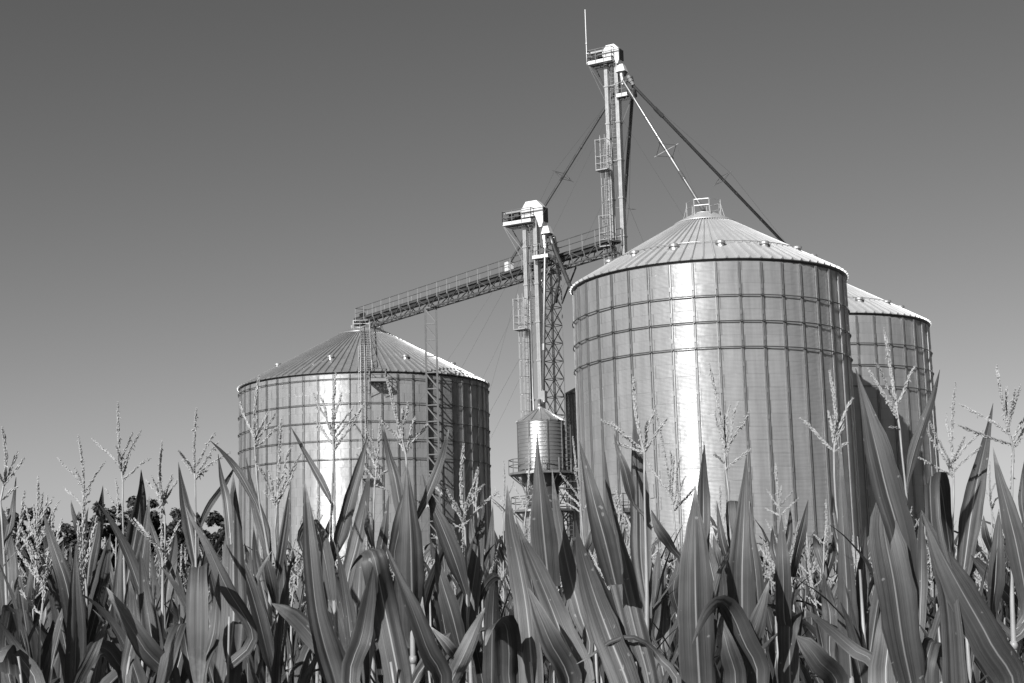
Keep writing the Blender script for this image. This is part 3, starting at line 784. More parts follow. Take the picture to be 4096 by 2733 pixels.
# lower landing half way down the ladder
th = radians(.3); TH = (lt * cos(th) + lr * sin(th)); TG = (lr * cos(th) - lt * sin(th)); EA, EB = TG, TH
platform(LB, lc, lambda x, y, z: lc + TG * x + TH * y + Z * z, -.35, .75, LR + .12, LR + 1.0, U(1452, 1918, D2 - LR).z, 'flr', name='landing', hr=1.6, nposts=1, matn='steel')
EA, EB = EAo, EBo

# bracket platform low on the biggest bin, and a small white plate
th = radians(-38.5); TH = (rt * cos(th) + rr_ * sin(th)); TG = (rr_ * cos(th) - rt * sin(th)); EA, EB = TG, TH
platform(RB, rc_, lambda x, y, z: rc_ + TG * x + TH * y + Z * z, -.55, .75, rR + .12, rR + 1.1, U(2498, 2047, D1 - 8).z, 'flr', name='door_platform', hr=1.1, nposts=2, matn='steel')
pz = U(2498, 2047, D1 - 8).z
pm = MB()
for s in (-.45, .65): pm.bar(rc_ + TH * (rR + 1.0) + TG * s + Z * (pz - .06), rc_ + TH * (rR + .1) + TG * s + Z * (pz - 1.3), .09)
pm.build('platform_brace', 'white', RB, rc_)
th = radians(-26.0); TH = (rt * cos(th) + rr_ * sin(th)); TG = (rr_ * cos(th) - rt * sin(th))
pm = MB(); pm.box(rc_ + TH * (rR + .02) + Z * U(2606, 1964, D1 - 8.7).z, TG, TH, Z, (-.14, .14), (0, .03), (-.42, .42)); pm.build('notice_plate', 'bright', RB, rc_)
EA, EB = EAo, EBo

# ------------------------------------------------------------------ guy wires
def guy(a, b, label):
    m = MB(); m.tube([a, a.lerp(b, .5) - Z * .5, b], .008, 4)
    tag(m.build('guy_wire', 'cable', None, b), label, 'wire', 'guy wires of the elevators')
e1 = lambda z: E1O + Z * z
guy(e1(U(2460, 420, DR).z), V((-14, 140, 0)), 'thin guy wire from high on the tall elevator sloping far down to the left')
guy(e1(U(2460, 700, DR).z), V((-10, 132, 0)), 'thin guy wire from the middle of the tall elevator down to the left')
guy(e1(U(2460, 420, DR).z), V((-16, 98, 0)), 'thin guy wire from high on the tall elevator passing in front of the bridge')
guy(e1(U(2460, 420, DR).z), V((34, 128, 0)), 'thin guy wire from high on the tall elevator down over the rear bin')
guy(e1(U(2460, 700, DR).z), V((24, 136, 0)), 'thin guy wire from the middle of the tall elevator down to the right')
guy(E2O + Z * U(2130, 960, D2E).z, V((-17, 132, 0)), 'thin guy wire from the head of the shorter elevator down to the left')
guy(E2O + Z * U(2130, 1330, D2E).z, V((-12, 124, 0)), 'thin guy wire from the middle of the shorter elevator down to the left')
guy(E2O + Z * U(2130, 960, D2E).z, V((-6.5, 104, 0)), 'thin guy wire falling steeply in front of the shorter elevator')

# ------------------------------------------------------------------ far trees
def tree(x, ytop, D, wpx, label, seed, m='foliage', cone=False):
    rnd = random.Random(seed); top = U(x, ytop, D); b = V((top.x, top.y, 0)); Ht = top.z; Wd = wpx * D / F / 2
    root = empty('tree', b, label, 'tree', 'dark trees beyond the corn field')
    tm = MB(); tm.sm = True
    pts = [b + V((rnd.uniform(-.1, .1) * k, rnd.uniform(-.1, .1) * k, Ht * .8 * k / 5)) for k in range(6)]
    tm.tube(pts, [.42, .36, .30, .22, .14, .06], 8)
    for k in range(9):
        h = rnd.uniform(.25, .75); an = rnd.uniform(0, 6.28); p = pts[0].lerp(pts[-1], h)
        tm.tube([p, p + V((cos(an) * Wd * .45, sin(an) * Wd * .45, Ht * .08))], [.12, .03], 5)
    tm.build('trunk', 'bark', root, b)
    cm = MB(); clumps = []
    nc = 46
    for k in range(nc):
        h = rnd.random() ** .8
        if cone: rad = Wd * (1 - h) ** .8 * (.75 + .25 * rnd.random())
        else: rad = Wd * sqrt(max(.02, 1 - (abs(h - .40) / .62) ** 2.2)) * (.70 + .30 * rnd.random())
        an = rnd.uniform(0, 6.28); z = Ht * (.04 + .88 * h)
        clumps.append((b + V((cos(an) * rad * .85, sin(an) * rad * .85, z)), Wd * rnd.uniform(.22, .40) * (1.15 - .55 * h)))
    clumps.append((b + Z * (Ht * .93), Wd * .28)); clumps.append((b + Z * Ht * .5, Wd * .7)); clumps.append((b + Z * Ht * .3, Wd * .9)); clumps.append((b + Z * Ht * .15, Wd * .9)); clumps.append((b + Z * Ht * .7, Wd * .45))
    for c_, r in clumps:
        for _ in range(int(90 + 60 * r)):
            d = V((rnd.gauss(0, 1), rnd.gauss(0, 1), rnd.gauss(0, 1))).normalized(); p = c_ + d * r * (rnd.random() ** .45) * rnd.uniform(.75, 1.12)
            if p.z > Ht: continue
            u = V((rnd.gauss(0, 1), rnd.gauss(0, 1), rnd.gauss(0, .6))).normalized(); v_ = u.cross(d + V((.01, .02, .03))).normalized(); s = rnd.uniform(.2, .5)
            cm.add([p - u * s, p - v_ * s * .5, p + u * s, p + v_ * s * .6], [(0, 1, 2, 3)])
    cm.build('crown', m, root, b)
TREES = [(-40, 2050, 230, 190, 0), (40, 2027, 226, 150, 0), (120, 2020, 232, 130, 0), (185, 2012, 228, 110, 1), (262, 2085, 236, 140, 0), (325, 2046, 224, 130, 0), (395, 1996, 230, 150, 0),
         (470, 2010, 234, 150, 0), (532, 1974, 226, 150, 0), (610, 1982, 232, 130, 1), (705, 2024, 228, 150, 0), (780, 2040, 236, 120, 0), (860, 2036, 226, 140, 0), (945, 2050, 232, 150, 0), (2045, 2100, 232, 120, 0), (1985, 2160, 228, 100, 0)]
TL = ['dark round tree cut by the left edge of the photo', 'dark bushy tree, second from the left end of the far tree line', 'dark tree rising behind the leftmost short thick tassel',
      'pointed dark tree closing the left group of the far tree line', 'lowest dark tree, in the dip of the far tree line', 'dark tree on the right flank of the dip in the tree line',
      'tall dark tree just left of the highest crown in the tree line', 'dark broad tree between two taller crowns of the tree line', 'tree with the highest crown in the far tree line',
      'dark pointed tree immediately right of the highest crown', 'dark tree midway between the highest crown and the wide bin', 'smaller dark tree two places left of the wide bin',
      'dark tree next to last before the wide bin', 'dark tree at the right end of the line, touching the wide bin', 'dark tree seen low between the wide bin and the dryer', 'small dark tree peeping low beside the right wall of the wide bin']
for i, (q, l_) in enumerate(zip(TREES, TL)):
    tree(q[0], q[1], q[2], q[3] * 1.15, l_, 100 + i, 'foliage' if i % 3 else 'foliage2', q[4])
# ------------------------------------------------------------------ corn
rnd = random.Random(11)
def catmull(P, n):
    """resample a list of tuples smoothly"""
    m = len(P); Q = []
    seg = [0.0]
    for a, b in zip(P, P[1:]): seg.append(seg[-1] + max(1e-4, (V(a[:3]) - V(b[:3])).length))
    for i in range(n + 1):
        t = seg[-1] * i / n; k = 0
        while k < m - 2 and seg[k + 1] < t: k += 1
        f = (t - seg[k]) / (seg[k + 1] - seg[k]); f = min(1, max(0, f))
        p0, p1, p2, p3 = P[max(k - 1, 0)], P[k], P[k + 1], P[min(k + 2, m - 1)]
        Q.append(tuple(.5 * (2 * b + (c - a) * f + (2 * a - 5 * b + 4 * c - d) * f * f + (3 * b - a - 3 * c + d) * f ** 3) for a, b, c, d in zip(p0, p1, p2, p3)))
    return Q

def ribbon(mb, pts, ws, sides, fold, rip, seed, v0=0.0, nu=10):
    """leaf blade: centre line, widths, side directions; V-fold and wavy edges"""
    if mb.uv is None: mb.uv = []
    r = random.Random(seed); m = len(pts); ph = r.uniform(0, 6.28); fq = r.uniform(9, 15); ph2 = r.uniform(0, 6.28)
    b = len(mb.v); k1 = r.uniform(7, 12); k2 = r.uniform(3, 6); pk = r.uniform(0, 6.28); dk = r.uniform(-2, 2); am = r.uniform(.022, .060)
    for i in range(m):
        t = (pts[min(i + 1, m - 1)] - pts[max(i - 1, 0)]).normalized(); s = sides[i]; s = (s - t * s.dot(t)).normalized(); n_ = s.cross(t)
        v = i / (m - 1); w_ = ws[i] / 2; fd = fold * (1 - .35 * v)
        for k in range(nu + 1):
            u = 2 * k / nu - 1; au = abs(u)
            e = rip * w_ * au ** 2.2 * (sin(fq * v * 6.28 * .35 + ph + (1.7 if u > 0 else 0)) + .5 * sin(fq * v * 6.28 * .8 + ph2 + u))
            e += am * w_ * 2 * (sin(k1 * u + pk + dk * v) + .8 * sin(k2 * u + 2 * pk - dk * v)) * min(1, (au + .1) * 3) * (1 - .5 * v)
            if k in (0, nu): e_w = 1 + .035 * sin(31 * v + pk * (1 + k)) + .03 * sin(67 * v + ph)
            else: e_w = 1
            u *= e_w
            p = pts[i] + s * (u * w_ * cos(fd * (1 - .25 * au))) + n_ * (au ** .85 * w_ * sin(fd) + e)
            mb.v.append(tuple(p)); mb.uv.append((.5 + u / e_w / 2, v0 + (1 - v0) * v))
    for i in range(m - 1):
        for k in range(nu):
            a = b + i * (nu + 1) + k; mb.f.append((a, a + 1, a + nu + 2, a + nu + 1))

def spikelets(mb, pts, r0, step, rr, ring=3, tight=.55):
    """one tassel branch: thin axis carrying pairs of little husks"""
    pts = [V(p) for p in pts]; L = [0.0]
    for a, b in zip(pts, pts[1:]): L.append(L[-1] + (b - a).length)
    mb.tube(pts, [r0 * (1 - .5 * i / (len(pts) - 1)) for i in range(len(pts))], 4, caps=False)
    s = step * rr.random(); k = 0; an = rr.uniform(0, 6.28)
    while s < L[-1]:
        while k < len(pts) - 2 and L[k + 1] < s: k += 1
        f = (s - L[k]) / max(1e-6, L[k + 1] - L[k]); p = pts[k].lerp(pts[k + 1], f); t = (pts[k + 1] - pts[k]).normalized()
        x = t.cross(V((.31, .9, .2))).normalized(); y = t.cross(x)
        taper = 1.0 if s < L[-1] * .8 else 1 - .55 * (s / L[-1] - .8) / .2
        for q in range(ring):
            an += 2.4 + rr.uniform(-.4, .4); d = (x * cos(an) + y * sin(an))
            hang = rr.random() < .06
            dir_ = (t * (1 if not hang else -.2) + d * (tight if not hang else 1.2) * rr.uniform(.5, 1.2) + V((0, 0, -.5 if hang else 0))).normalized()
            ln = rr.uniform(.012, .0185) * taper * (1 if ring > 2 else 1.0); wd = rr.uniform(.0021, .0031) * taper
            a = p + d * r0 * .8; mid = a + dir_ * ln * .45; e = a + dir_ * ln
            s1 = dir_.cross(d + V((.01, .02, .01))).normalized(); s2 = dir_.cross(s1)
            b = len(mb.v); mb.v.extend([tuple(a), tuple(mid + s1 * wd), tuple(mid + s2 * wd), tuple(mid - s1 * wd), tuple(mid - s2 * wd), tuple(e)])
            for j in range(4): mb.f.append((b, b + 1 + j, b + 1 + (j + 1) % 4)); mb.f.append((b + 5, b + 1 + (j + 1) % 4, b + 1 + j))
        s += step * rr.uniform(.75, 1.25)

DS = 1.25
TILE = {'A': (0, 1600, .7225), 'B': (1000, 1600, .7225), 'C': (2000, 1600, .7225), 'D': (3096, 1600, .7225)}
GRP = 'corn plants at the near edge of the field'
HERO_XY = []
LEAFSEQ = [0]
def hero(tile, D, label, stalk, leaves, tassel=None, pale=False):
    """one corn plant. leaves: list of [(x, y, width[, depth shift]) ...] base to tip; stalk: [(x, y)] from low to top"""
    ox, oy, sc = TILE[tile]; D *= DS
    W = lambda x, y, dz=0.0: U(ox + x * sc, oy + y * sc, D + dz)
    mpp = sc * D / F
    if stalk: sp = [W(x, y) for x, y in stalk]
    else:
        xs = [l[0][0] for l in leaves]; ys = [l[0][1] for l in leaves]; sp = [W(sum(xs) / len(xs), min(min(ys) + 60, 1500))]
    g_ = V((sp[0].x + rnd.uniform(-.02, .02), D + rnd.uniform(-.03, .05), 0)); HERO_XY.append((g_.x, g_.y))
    root = empty('corn_plant', g_, label, 'corn plant', GRP)
    line = [g_, g_.lerp(sp[0], .5)] + sp
    if tassel:
        tb = W(*tassel[1]); line = line + [tb] if (tb - line[-1]).length > .01 else line
    q = catmull([tuple(p) for p in line], 26); pts = [V(p) for p in q]
    zt = pts[-1].z
    rad = [max(.0034, .0115 * min(1, (.10 + (zt - p.z) / .9))) for p in pts]
    sm_ = MB(); sm_.sm = True; sm_.tube(pts, rad, 8)
    # nodes
    z = .3
    while z < zt - .55:
        for a, b in zip(pts, pts[1:]):
            if a.z <= z < b.z:
                c_ = a.lerp(b, (z - a.z) / (b.z - a.z)); sm_.tube([c_ - Z * .012, c_, c_ + Z * .012], [.0105, .0128, .0105], 8)
        z += .21
    sm_.build('stalk', 'stalk', root, g_)
    def at_z(z):
        for a, b in zip(pts, pts[1:]):
            if a.z <= z <= b.z: return a.lerp(b, (z - a.z) / max(1e-6, b.z - a.z))
        return pts[-1] if z > zt else pts[0]
    for li, L in enumerate(leaves):
        LEAFSEQ[0] += 1; sd_ = LEAFSEQ[0] * 31 + 7; rl = random.Random(sd_)
        P = []
        lean = rl.uniform(-.10, .10)
        zs = [W(p[0], p[1]).z for p in L]; zl, zh = min(zs), max(zs)
        for p in L:
            z0 = W(p[0], p[1]).z; f = (z0 - zl) / max(.05, zh - zl)
            dz = (p[3] if len(p) > 3 else lean * f + .05 * sin(f * 3.1) * (1 if lean > 0 else -1))
            c_ = W(p[0], p[1], dz); P.append((c_.x, c_.y, c_.z, p[2] * mpp))
        b = V(P[0][:3]); hd = sqrt((b.x - at_z(b.z).x) ** 2 + (b.y - at_z(b.z).y) ** 2)
        zb = max(.25, b.z - max(.03, 1.15 * hd + (.10 if L[0][1] > 1480 else 0)))
        if zb < zt:
            s0 = at_z(zb); w0 = min(P[0][3], .03) if hd < .08 else P[0][3] * .7
            if (s0 - b).length > .02: P = [(s0.x, s0.y, s0.z, w0)] + P
        n_ = max(12, min(30, int(sum((V(a[:3]) - V(c[:3])).length for a, c in zip(P, P[1:])) / .03)))
        Q = catmull(P, n_); cp = [V(p[:3]) for p in Q]; ws = [max(.0012, p[3]) for p in Q]
        # side direction: across the line of sight, kept continuous through bends
        sides = []; prev = None
        for i, p in enumerate(cp):
            t = (cp[min(i + 1, n_)] - cp[max(i - 1, 0)]).normalized(); vd = (p - CAM).normalized(); s = t.cross(vd)
            if prev is None: s = s.normalized()
            else:
                if s.length < .35 or s.normalized().dot(prev) < .3:
                    s2 = prev - t * prev.dot(t); s = s2.normalized() if s.dot(prev) < .3 else (s.normalized() + s2.normalized() * 1.5).normalized()
                else: s = s.normalized()
            sides.append(s); prev = s
        if sides[0].x < 0: sides = [-s for s in sides]
        rot = rl.uniform(-.45, .45); tw = rl.uniform(-.5, .5)
        out = []
        for i, s in enumerate(sides):
            t = (cp[min(i + 1, n_)] - cp[max(i - 1, 0)]).normalized(); an = rot + tw * (i / n_ - .5)
            out.append(s * cos(an) + t.cross(s) * sin(an))
        fold = rl.choice((1, 1, -1)) * rl.uniform(.18, .48)
        k = 1 / (cos(abs(fold) * .8) * cos(rot * .8)); ws = [w_ * k for w_ in ws]
        lm = MB(); lm.sm = True; ribbon(lm, cp, ws, out, fold, .07, sd_)
        lm.build('leaf', 'leaf_pale' if (pale or rl.random() < .08) else 'leaf', root, g_)
    if tassel: hero_tassel(root, g_, W, tassel, D)
    return root

def hero_tassel(root, g_, W, tassel, D):
    (tx, ty), (bx, by), brs = tassel; rr = random.Random(int(tx * 7 + ty)); tm = MB()
    a = W(bx, by); b = W(tx, ty, rr.uniform(-.06, .06)); bow = V((rr.uniform(-.012, .012), rr.uniform(-.02, .02), 0))
    spk = [a.lerp(b, k / 6) + bow * sin(pi * k / 6) for k in range(7)]
    n0 = max(0, min(3, len(brs) // 2))
    tm.tube([spk[0], spk[1], spk[2]], [.0036, .003, .0026], 6, caps=False)
    spikelets(tm, spk[1:], .0022, .0078, rr, 4, .27)
    for (ex, ey), (sx, sy) in brs:
        p = W(sx, sy); f = max(0, min(.8, (p.z - a.z) / max(.02, b.z - a.z))); p = a.lerp(b, f) + bow * sin(pi * f)
        e = W(ex, ey, rr.uniform(-.09, .09)); d = e - p; L = d.length
        sag = V((0, 0, rr.uniform(-.02, .06) * L)); j = rr.uniform(-.03, .03) * L
        pts = [p.lerp(e, k / 7) + sag * sin(pi * k / 7) + V((j, 0, 0)) * sin(2 * pi * k / 7) for k in range(8)]
        spikelets(tm, pts, .0014, .0088, rr, 3, .30)
    tm.build('tassel', 'tassel', root, g_)

T = lambda top, base, *br: (top, base, list(br))
# ---- far left
hero('A', 3.6, 'corn plant at the left edge with a short rolled leaf banded by a shadow', [(38, 1500), (40, 1180), (12, 700)],
     [[(45, 1180, 60), (45, 950, 110), (28, 760, 82), (8, 590, 6)], [(30, 800, 30), (58, 680, 42), (75, 560, 24), (89, 428, 3)], [(110, 1560, 80), (75, 1400, 90), (60, 1200, 60), (70, 1000, 6)]],
     T((12, 150), (2, 560), ((105, 285), (14, 470)), ((132, 325), (14, 490)), ((96, 480), (6, 560)), ((-60, 300), (6, 470))))
hero('A', 4.5, 'corn plant with a bushy low tassel, second tassel from the left edge', [(195, 1568), (180, 1300), (198, 890)],
     [[(185, 1540, 55), (150, 1300, 78), (120, 1100, 52), (95, 950, 22), (84, 865, 2)], [(190, 1235, 22), (240, 1120, 42), (285, 970, 22), (296, 900, 2)], [(215, 1568, 100), (280, 1360, 90), (345, 1140, 44), (378, 1050, 2)], [(180, 1300, 20), (150, 1130, 40), (165, 1000, 30), (170, 900, 2)]],
     T((210, 425), (200, 880), ((118, 560), (185, 800)), ((100, 685), (192, 860)), ((330, 560), (214, 800)), ((265, 525), (206, 780)), ((236, 515), (205, 750)), ((183, 575), (198, 800)), ((282, 850), (212, 885)), ((112, 760), (192, 880)), ((300, 640), (212, 830))))
hero('A', 3.0, 'corn plant showing one broad straight leaf crossed by a pale scratch', [(410, 1560), (408, 1400)],
     [[(412, 1590, 100), (420, 1300, 104), (416, 1100, 72), (416, 950, 36), (416, 800, 2)], [(402, 1230, 80), (366, 1020, 86), (312, 860, 64), (266, 720, 32), (243, 628, 2)], [(420, 1600, 60), (500, 1430, 60), (560, 1300, 30), (590, 1240, 2)]])
hero('A', 4.8, 'corn plant whose stiff tassel has two long arms pointing left', [(470, 1568), (480, 1080), (463, 880)],
     [[(478, 1090, 30), (495, 900, 86), (530, 740, 72), (556, 600, 36), (570, 475, 2)], [(464, 890, 18), (430, 720, 30), (402, 610, 18), (393, 555, 2)], [(480, 1380, 40), (530, 1180, 70), (580, 960, 55), (610, 740, 2)], [(470, 1300, 40), (440, 1130, 60), (400, 960, 30), (388, 800, 2)]],
     T((432, 195), (456, 600), ((320, 320), (440, 490)), ((354, 485), (450, 590)), ((582, 345), (462, 520)), ((412, 375), (440, 490)), ((500, 490), (464, 570)), ((500, 560), (458, 590))))
hero('A', 4.7, 'corn plant carrying the tallest tassel on the left against the sky', [(705, 1500), (692, 1060), (678, 560)],
     [[(692, 1080, 30), (722, 900, 96), (758, 700, 108), (782, 520, 52), (781, 385, 2)], [(735, 1260, 80), (768, 1000, 105), (800, 800, 58), (828, 520, 2)], [(700, 1400, 60), (650, 1180, 75), (655, 960, 40), (680, 700, 2)]],
     T((652, 15), (680, 455), ((508, 212), (650, 370)), ((735, 180), (676, 340)), ((780, 170), (686, 390)), ((830, 325), (700, 440)), ((640, 250), (662, 400)), ((720, 300), (684, 420))))
hero('A', 6.4, 'thin corn plant half hidden behind the plant with the tallest left tassel', [(638, 1380), (640, 1000), (645, 690)],
     [[(640, 1100, 22), (605, 950, 36), (590, 830, 20), (588, 760, 2)], [(640, 1250, 26), (680, 1130, 44), (700, 1000, 22), (706, 900, 2)]],
     T((640, 435), (645, 690), ((573, 480), (640, 600)), ((568, 600), (642, 660)), ((560, 690), (642, 690)), ((735, 590), (650, 640)), ((700, 650), (650, 680))))
hero('A', 3.2, 'corn plant with a leaf arched over like a folded ribbon at the lower left', [(700, 1560), (720, 1420)],
     [[(850, 1500, 40), (828, 1250, 92), (800, 1050, 66), (782, 900, 26), (773, 828, 2)], [(930, 1600, 120), (800, 1380, 112), (700, 1220, 80), (632, 1110, 40), (590, 1038, 2)],
      [(690, 1590, 70, .18), (640, 1440, 80, .12), (575, 1372, 84, .02), (515, 1395, 84, -.06), (485, 1500, 60, -.10), (478, 1600, 20, -.1)], [(700, 1500, 60), (740, 1300, 80), (735, 1120, 50), (720, 1000, 2)]])
hero('A', 4.9, 'corn plant with a spread fan shaped tassel and bare pale stalk above dark trees', [(905, 1560), (912, 1100), (914, 690)],
     [[(910, 1250, 26), (930, 1020, 74), (960, 830, 46), (981, 655, 2)], [(914, 960, 14), (870, 800, 34), (820, 650, 20), (785, 540, 2)], [(908, 1400, 40), (870, 1200, 70), (850, 1000, 40), (840, 840, 2)]],
     T((898, 225), (912, 640), ((805, 440), (890, 560)), ((878, 398), (905, 540)), ((840, 420), (898, 570)), ((955, 408), (914, 560)), ((990, 430), (922, 590)), ((856, 560), (908, 640)), ((935, 470), (914, 580))))
hero('A', 4.6, "corn plant with neat tassel on a bare stalk, last one left of the wide bin", [(1082, 1500), (1085, 900), (1082, 600)],
     [[(1085, 930, 40), (1052, 720, 80), (1016, 540, 46), (987, 343, 2)], [(1086, 760, 16), (1150, 600, 36), (1240, 470, 28), (1312, 352, 2)], [(1085, 1100, 40), (1120, 960, 50), (1140, 800, 2)]],
     T((1088, 50), (1080, 440), ((990, 285), (1064, 410)), ((1192, 180), (1088, 380)), ((1212, 225), (1092, 420)), ((1275, 288), (1092, 470)), ((1150, 390), (1092, 480)), ((1010, 330), (1068, 420))))
hero('A', 3.2, 'corn plant with a broad pale leaf folded over at the top and hanging straight down', [(1112, 1560), (1112, 1250)],
     [[(1115, 1180, 80, .20), (1108, 980, 100, .12), (1100, 928, 106, .03), (1096, 1000, 108, -.03), (1095, 1250, 118, -.06), (1096, 1440, 90, -.06), (1098, 1620, 30, -.05)],
      [(1040, 1420, 60, .1), (1010, 1245, 70, .05), (975, 1300, 88, -.02), (930, 1450, 90, -.05), (880, 1620, 60, -.05)], [(1120, 1500, 50), (1180, 1300, 70), (1200, 1100, 40), (1210, 960, 2)]])
hero('A', 3.4, 'corn plant with a wide deeply ribbed leaf before the left wall of the wide bin', [(1262, 1568), (1270, 1200)],
     [[(1250, 1590, 140), (1290, 1250, 150), (1290, 900, 122), (1294, 650, 72), (1290, 403, 2)], [(1278, 800, 40), (1256, 560, 50), (1226, 430, 26), (1208, 300, 2)], [(1420, 580, 30), (1322, 400, 42), (1232, 290, 20), (1164, 226, 2)], [(1400, 1310, 60), (1250, 1030, 76), (1140, 790, 42), (1072, 680, 20), (1032, 596, 2)]])
hero('A', 2.9, 'corn plant in the lower left corner, its leaves drooping and dark', [(120, 1568), (100, 1420)],
     [[(30, 1420, 70, .12), (50, 1200, 90, .06), (70, 1155, 90, 0), (92, 1200, 60, -.04), (106, 1320, 3, -.06)], [(60, 1600, 110, .1), (40, 1420, 110, .06), (10, 1372, 110, 0), (-30, 1460, 90, -.05)], [(205, 1600, 90), (112, 1420, 72), (42, 1300, 36), (-4, 1225, 3)]])
# ---- before the wide bin
hero('B', 4.2, 'corn plant with a tall open tassel crossing the bright stripe on the wide bin', [(480, 1560), (470, 1180), (448, 720), (455, 520)],
     [[(456, 585, 12), (402, 470, 40), (302, 290, 26), (217, 133, 2)], [(285, 820, 24, .02), (300, 712, 60, .0), (365, 700, 80, -.02), (415, 880, 96, -.02), (458, 1150, 50, 0), (480, 1200, 8, 0)], [(455, 890, 24), (502, 740, 76), (562, 520, 66), (612, 350, 42), (651, 203, 2)]],
     T((474, -148), (462, 290), ((353, -35), (448, 210)), ((387, -22), (452, 200)), ((505, -40), (470, 150)), ((570, 35), (472, 210)), ((643, 5), (468, 240)), ((604, 68), (476, 290)), ((350, 115), (445, 250))))
hero('B', 3.0, 'corn plant with one very broad smooth leaf, pale along its midrib, before the wide bin', [(470, 1568), (450, 1400)],
     [[(480, 1610, 140), (410, 1350, 140), (366, 1150, 106), (340, 900, 92), (320, 650, 52), (303, 448, 2)], [(540, 1610, 60), (430, 1430, 82), (330, 1290, 102), (222, 1180, 86), (160, 1150, 40), (120, 1126, 2)]])
hero('B', 4.2, 'corn plant with a thick upright tassel overlapping the left edge of the wide bin', [(105, 1568), (108, 920), (50, 560)],
     [[(112, 925, 24), (80, 720, 72), (30, 560, 52), (0, 430, 20), (-22, 320, 2)], [(106, 1200, 30), (60, 1000, 70), (30, 850, 40), (20, 700, 2)], [(105, 1300, 40), (60, 1150, 60), (10, 1020, 20), (-20, 960, 2)]],
     T((52, -140), (30, 310), ((-55, 10), (20, 230)), ((107, 55), (50, 240)), ((140, 75), (60, 260)), ((160, 145), (80, 270)), ((40, 90), (36, 270))))
hero('B', 4.0, 'corn plant with two heavy tassel arms leaning right in front of the wide bin wall', [(155, 1568), (150, 1000), (138, 700)],
     [[(140, 1050, 26), (172, 850, 52), (202, 650, 42), (216, 498, 2)], [(150, 1568, 40), (178, 1200, 74), (186, 950, 60), (182, 780, 2)], [(148, 1150, 30), (120, 1000, 60), (90, 880, 30), (70, 780, 2)]],
     T((172, 110), (148, 600), ((20, 330), (138, 560)), ((282, 288), (172, 550)), ((255, 365), (176, 580)), ((236, 248), (164, 480)), ((100, 390), (140, 590)), ((75, 500), (136, 600))))
hero('B', 4.7, 'corn plant with a drooping feathery tassel beside the ladder of the wide bin', [(680, 1300), (682, 800), (688, 520)],
     [[(540, 1060, 60), (590, 800, 88), (632, 600, 60), (656, 440, 22), (660, 395, 2)], [(680, 1000, 30), (720, 850, 60), (745, 700, 40), (770, 520, 2)], [(682, 820, 20), (650, 700, 40), (640, 560, 2)]],
     T((724, 90), (690, 470), ((575, 130), (680, 330)), ((640, 140), (684, 330)), ((590, 300), (680, 430)), ((640, 260), (686, 380)), ((780, 380), (700, 440)), ((770, 510), (694, 480)), ((615, 350), (676, 440))))
hero('B', 3.8, "corn plant with towering folded leaf below a long tassel before the wide bin's ladder", [(905, 1568), (898, 1250), (880, 560)],
     [[(905, 1320, 150), (896, 1000, 166), (890, 750, 122), (876, 520, 52), (868, 345, 2)], [(842, 640, 60), (802, 430, 62), (766, 300, 36), (737, 133, 2)], [(928, 650, 30), (1002, 480, 56), (1062, 320, 42), (1100, 163, 2)], [(800, 900, 60), (830, 700, 80), (862, 540, 44), (880, 440, 2)]],
     T((758, -120), (862, 300), ((848, 42), (858, 220)), ((872, 15), (862, 220)), ((918, 90), (868, 280)), ((985, 130), (868, 320)), ((700, 95), (846, 250)), ((800, 170), (850, 290))))
hero('B', 2.8, 'corn plant with a long leaf bent over in a smooth arch at bottom centre left', [(800, 1568), (780, 1450)],
     [[(830, 1620, 140), (796, 1400, 150), (744, 1150, 150), (704, 950, 148, .04), (680, 850, 125, .04), (642, 830, 76, .10), (592, 880, 42, .15), (553, 946, 2, .18)], [(1060, 1620, 105), (980, 1380, 110), (900, 1160, 86), (832, 1000, 46), (772, 860, 20), (750, 800, 2)], [(560, 1600, 100), (620, 1300, 110), (664, 1050, 60), (682, 920, 2)]])
hero('B', 3.9, 'corn plant with leaning tassel at the right wall of the wide bin', [(1225, 1568), (1212, 1430), (1198, 1000), (1194, 760)],
     [[(1200, 1090, 26), (1132, 880, 96), (1062, 700, 76), (1002, 560, 36), (956, 413, 2)], [(1212, 1440, 26), (1212, 1200, 92), (1252, 900, 76), (1282, 650, 36), (1291, 476, 2)], [(1182, 1440, 50), (1122, 1200, 100), (1062, 1000, 70), (1036, 880, 22), (1028, 790, 2)], [(1230, 1230, 26, .1), (1280, 1070, 40, .08), (1335, 990, 50, 0), (1380, 985, 40, -.08), (1410, 1060, 4, -.12)]],
     T((1183, 245), (1190, 720), ((1260, 375), (1200, 660)), ((1050, 460), (1165, 640)), ((1020, 470), (1168, 680)), ((914, 552), (1165, 770)), ((1295, 470), (1205, 640)), ((1380, 505), (1212, 690)), ((1215, 520), (1196, 670)), ((1130, 560), (1180, 690))))
hero('B', 3.3, 'corn plant low between two others, its pale short leaf pointing at the shorter elevator', [(1000, 1568), (990, 1500)],
     [[(900, 1620, 50), (980, 1450, 72), (1060, 1330, 60), (1110, 1290, 4)], [(1130, 1450, 40), (1110, 1380, 60), (1050, 1310, 34), (1000, 1255, 2)], [(1100, 1600, 80), (1190, 1400, 90), (1260, 1240, 50), (1300, 1150, 2)], [(1000, 1500, 60), (960, 1330, 70), (950, 1180, 30), (955, 1090, 2)]], pale=True)
